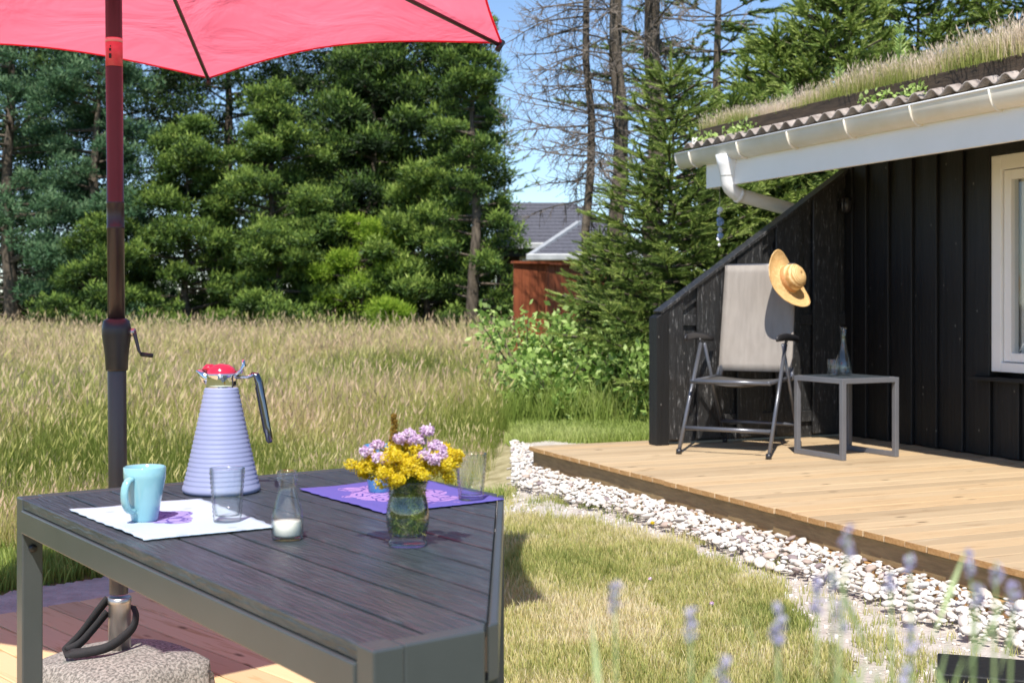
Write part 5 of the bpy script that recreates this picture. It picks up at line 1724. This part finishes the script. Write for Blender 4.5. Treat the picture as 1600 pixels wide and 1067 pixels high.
# ------------------------------------------------------------------ neighbour's fence and house
fn = thing('brown_fence', 'red brown board fence in front of the neighbour house', 'fence')
fz = float(G(.3, 16))
def fboards(x0, y0, x1, y1, zt, n):
    for i in range(n):
        a, b = i / n, (i + .94) / n
        p, q = (x0 + (x1 - x0) * a, y0 + (y1 - y0) * a), (x0 + (x1 - x0) * b, y0 + (y1 - y0) * b)
        MB().beam((p[0], p[1], fz + zt / 2), (q[0], q[1], fz + zt / 2), .022, zt, (0, 0, 1)).build('fence_board', M['red_fence'], fn)
fboards(.02, 15.8, .42, 16.0, 1.67 - fz, 4)
fboards(.44, 16.0, 2.6, 18.6, 1.66 - fz, 22)
MB().beam((.0, 15.78, 1.685), (.45, 15.98, 1.685), .08, .03).build('fence_cap', M['red_fence'], fn)
MB().beam((.44, 15.98, 1.675), (2.6, 18.58, 1.675), .08, .03).build('fence_cap', M['red_fence'], fn)
nh = thing('neighbour_house', 'neighbour house with dark hipped shingle roof and grey gutters', 'house')
def Z(py, d): return CAM_Z - (py - 475) / 2000 * d
def Xp(px, d): return (px - 800) / 2000 * d
D1, D2 = 26.0, 23.0
# main roof: eave at y 385, ridge at about y 320
def roofpart(name, pts, m, th=.08):
    vs = [Vector(p) for p in pts]
    n_ = len(vs)
    lo = [v - Vector((0, 0, th)) for v in vs]
    return MB().add(vs + lo, [tuple(range(n_)), tuple(range(2 * n_ - 1, n_ - 1, -1))] + [(i, n_ + i, n_ + (i + 1) % n_, (i + 1) % n_) for i in range(n_)]).build(name, m, nh)
def courses(pts_l, pts_r, n_):
    """shingle courses: stepped strips between two sloping edges"""
    (a0, a1), (b0, b1) = pts_l, pts_r
    a0, a1, b0, b1 = map(Vector, (a0, a1, b0, b1))
    for i in range(n_):
        t0, t1 = i / n_, (i + 1) / n_
        p, q, r2, s2 = a0.lerp(a1, t0), b0.lerp(b1, t0), b0.lerp(b1, t1), a0.lerp(a1, t1)
        up = Vector((0, 0, .045))
        dn = Vector((0, 0, .02))
        MB().add([p + up, q + up, r2 + dn, s2 + dn, p, q, r2, s2], [(0, 1, 2, 3), (4, 7, 6, 5), (0, 4, 5, 1), (1, 5, 6, 2), (2, 6, 7, 3), (3, 7, 4, 0)]).build('shingle_course', M['shingle'], nh)
e1z, r1z = Z(383, D1), Z(318, D1 + 3)
courses(((Xp(775, D1), D1, e1z), (Xp(775, D1), D1 + 3, r1z)), ((Xp(1010, D1), D1, e1z), (Xp(905, D1), D1 + 3, r1z)), 12)
MB().beam((Xp(775, D1), D1 - .06, e1z - .02), (Xp(1012, D1), D1 - .06, e1z - .02), .12, .13).build('gutter', M['grey_gutter'], nh, bevel=.02)
MB().beam((Xp(775, D1), D1 + .05, e1z - .16), (Xp(1010, D1), D1 + .05, e1z - .16), .03, .14).build('eave_board', M['interior'], nh)
MB().box(Xp(775, D1), Xp(1000, D1), D1 + .45, D1 + .6, 0, e1z - .05).build('wall', M['dark_timber'], nh)
# lower front hip
e2z, r2z = Z(401, D2), Z(352, D2 + 2)
courses(((Xp(830, D2), D2, e2z), (Xp(905, D2 + 2), D2 + 2, r2z)), ((Xp(1000, D2), D2, e2z), (Xp(960, D2 + 2), D2 + 2, r2z)), 9)
MB().beam((Xp(822, D2), D2 - .05, e2z - .01), (Xp(1002, D2), D2 - .05, e2z - .01), .10, .12).build('gutter', M['grey_gutter'], nh, bevel=.02)
MB().beam((Xp(829, D2), D2 - .02, e2z + .02), (Xp(905, D2 + 2), D2 + 2, r2z + .05), .10, .07).build('hip_cap', M['grey_gutter'], nh)
MB().box(Xp(845, D2), Xp(990, D2), D2 + .35, D2 + .5, 0, e2z - .03).build('wall', M['red_fence'], nh)
wf = MB().box(Xp(812, D1), Xp(835, D1), D1 + .40, D1 + .44, e1z - 1.0, e1z - .22).build('window_frame', M['white_paint'], nh)
MB().box(Xp(815, D1), Xp(832, D1), D1 + .38, D1 + .395, e1z - .95, e1z - .27).build('pane', M['pane'], wf)

# ------------------------------------------------------------------ lavender in the foreground
def lavender(x, y, n, hmin, hmax, seed, label, spread=.10):
    g = np.random.default_rng(seed)
    z0 = float(G(x, y))
    t = thing('lavender_plant', label, 'lavender', (x, y, z0), 0, 'lavender plants in the foreground')
    for i in range(n):
        a = g.uniform(0, 6.28)
        bx, by = math.cos(a) * .03, math.sin(a) * .03
        h = g.uniform(hmin, hmax)
        ex, ey = g.normal(0, spread), g.normal(0, spread)
        pts = [(bx, by, 0), (bx + ex * .3, by + ey * .3, h * .5), (bx + ex * .85, by + ey * .85, h * .9), (bx + ex, by + ey, h)]
        mb = MB().tube(pts, [.0012, .0010, .0009, .0008], 5, cap=False)
        me = bpy.data.meshes.new('stem'); me.from_pydata(mb.v, [], mb.f)
        at = me.attributes.new('tint', 'FLOAT', 'POINT'); at.data.foreach_set('value', np.full(len(mb.v), g.uniform(0, 1), dtype=np.float32))
        so = link('stem', me, M['lav_stem'], t)
        c = []
        L = g.uniform(.014, .026)
        k = max(2, int(L / .006))
        for q in range(k):
            c.append(florets(np.array([bx + ex, by + ey, h + q * .006 - .01]), .0034 * (1 - .4 * q / k), 7, .004, g))
        V, F, T = cat(c)
        fast('flower_spike', V, F, M['lav_flower'], so, T)
    # grey-green leaves low on the plant
    m_ = 60
    loc = np.column_stack([g.normal(0, .05, m_), g.normal(0, .05, m_), g.uniform(.02, hmin - .02, m_)])
    mt = frames(g.normal(0, .35, (m_, 3)) + np.array([0, 0, 1.0]), g.uniform(0, 6, m_)) * (g.uniform(.6, 1.2, m_) * .06)[:, None, None]
    lf3 = np.array([(0, 0, 0), (-.03, 0, .5), (.03, 0, .5), (0, .02, 1.0)])
    V, F, T = stamp(lf3, np.array([(0, 2, 1), (1, 2, 3)]), np.full(4, .5), mt, loc, g.uniform(-.4, .4, m_))
    fast('leaves', V, F, M['lav_stem'], t, T, 'stuff')
def lp_(px, py, d):     # height above the ground of a head seen at px, py, d metres away
    return (px - 800) / 2000 * d, CAM_Z - (py - 475) / 2000 * d
for i, (px, d, n, y0, y1, lb) in enumerate([
        (1050, .76, 2, 890, 1040, 'leftmost blurred lavender plant before the lawn'),
        (1150, .76, 2, 930, 1030, 'short lavender plant left of the tall purple spikes'),
        (1275, .76, 4, 770, 960, 'tall lavender plant before the deck corner board ends'),
        (1350, .76, 3, 880, 1010, 'lavender plant before the sand and pebbles'),
        (1440, .76, 4, 790, 960, 'lavender plant with the highest spikes before the deck edge'),
        (1510, .76, 4, 850, 1000, 'lavender plant right of the highest spikes'),
        (1585, .76, 3, 850, 980, 'lavender plant at the right edge')]):
    h0 = lp_(px, y1, d)[1] - GR; h1 = lp_(px, y0, d)[1] - GR
    lavender((px - 800) / 2000 * d, d, n, h0, h1, 500 + i, lb, .022)
# black edging plank at the lower right
bx = gp(1465, 1040, GR + .05); by = gp(1660, 1056, GR + .05)
pl = MB().beam((bx[0], bx[1], GR + .03), (by[0], by[1], GR + .03), .22, .06).build('edging_plank', M['black_wall'], bevel=.005)
tag(pl, 'black edging plank lying on the sand at the lower right', 'plank')
# a few small flowers in the lawn
for i, (px, py, lb) in enumerate([(1020, 823, 'yellow flower head at the edge of the sand'), (1016, 912, 'tiny pale flower in the lawn below the sand'), (1112, 951, 'small white flower in the middle of the lawn')]):
    q_ = gp(px, py, GR + .03)
    g = np.random.default_rng(700 + i)
    t = thing('lawn_flower', lb, 'flower', (q_[0], q_[1], GR), 0, 'small flowers in the lawn')
    V, F, T = florets(np.array([0, 0, .05]), .011 if i == 0 else .006, 60, .006, g, .5)
    fast('flower_head', V, F, M['yellow_fl'] if i == 0 else M['pink_fl'], t, T)
    mb = MB().tube([(0, 0, 0), (.002, 0, .05)], .0012, 5, cap=False).build('stem', M['lav_stem'], t)
print('tris', sum(len(o.data.loop_triangles) or len(o.data.polygons) for o in SC.objects if o.type == 'MESH'))
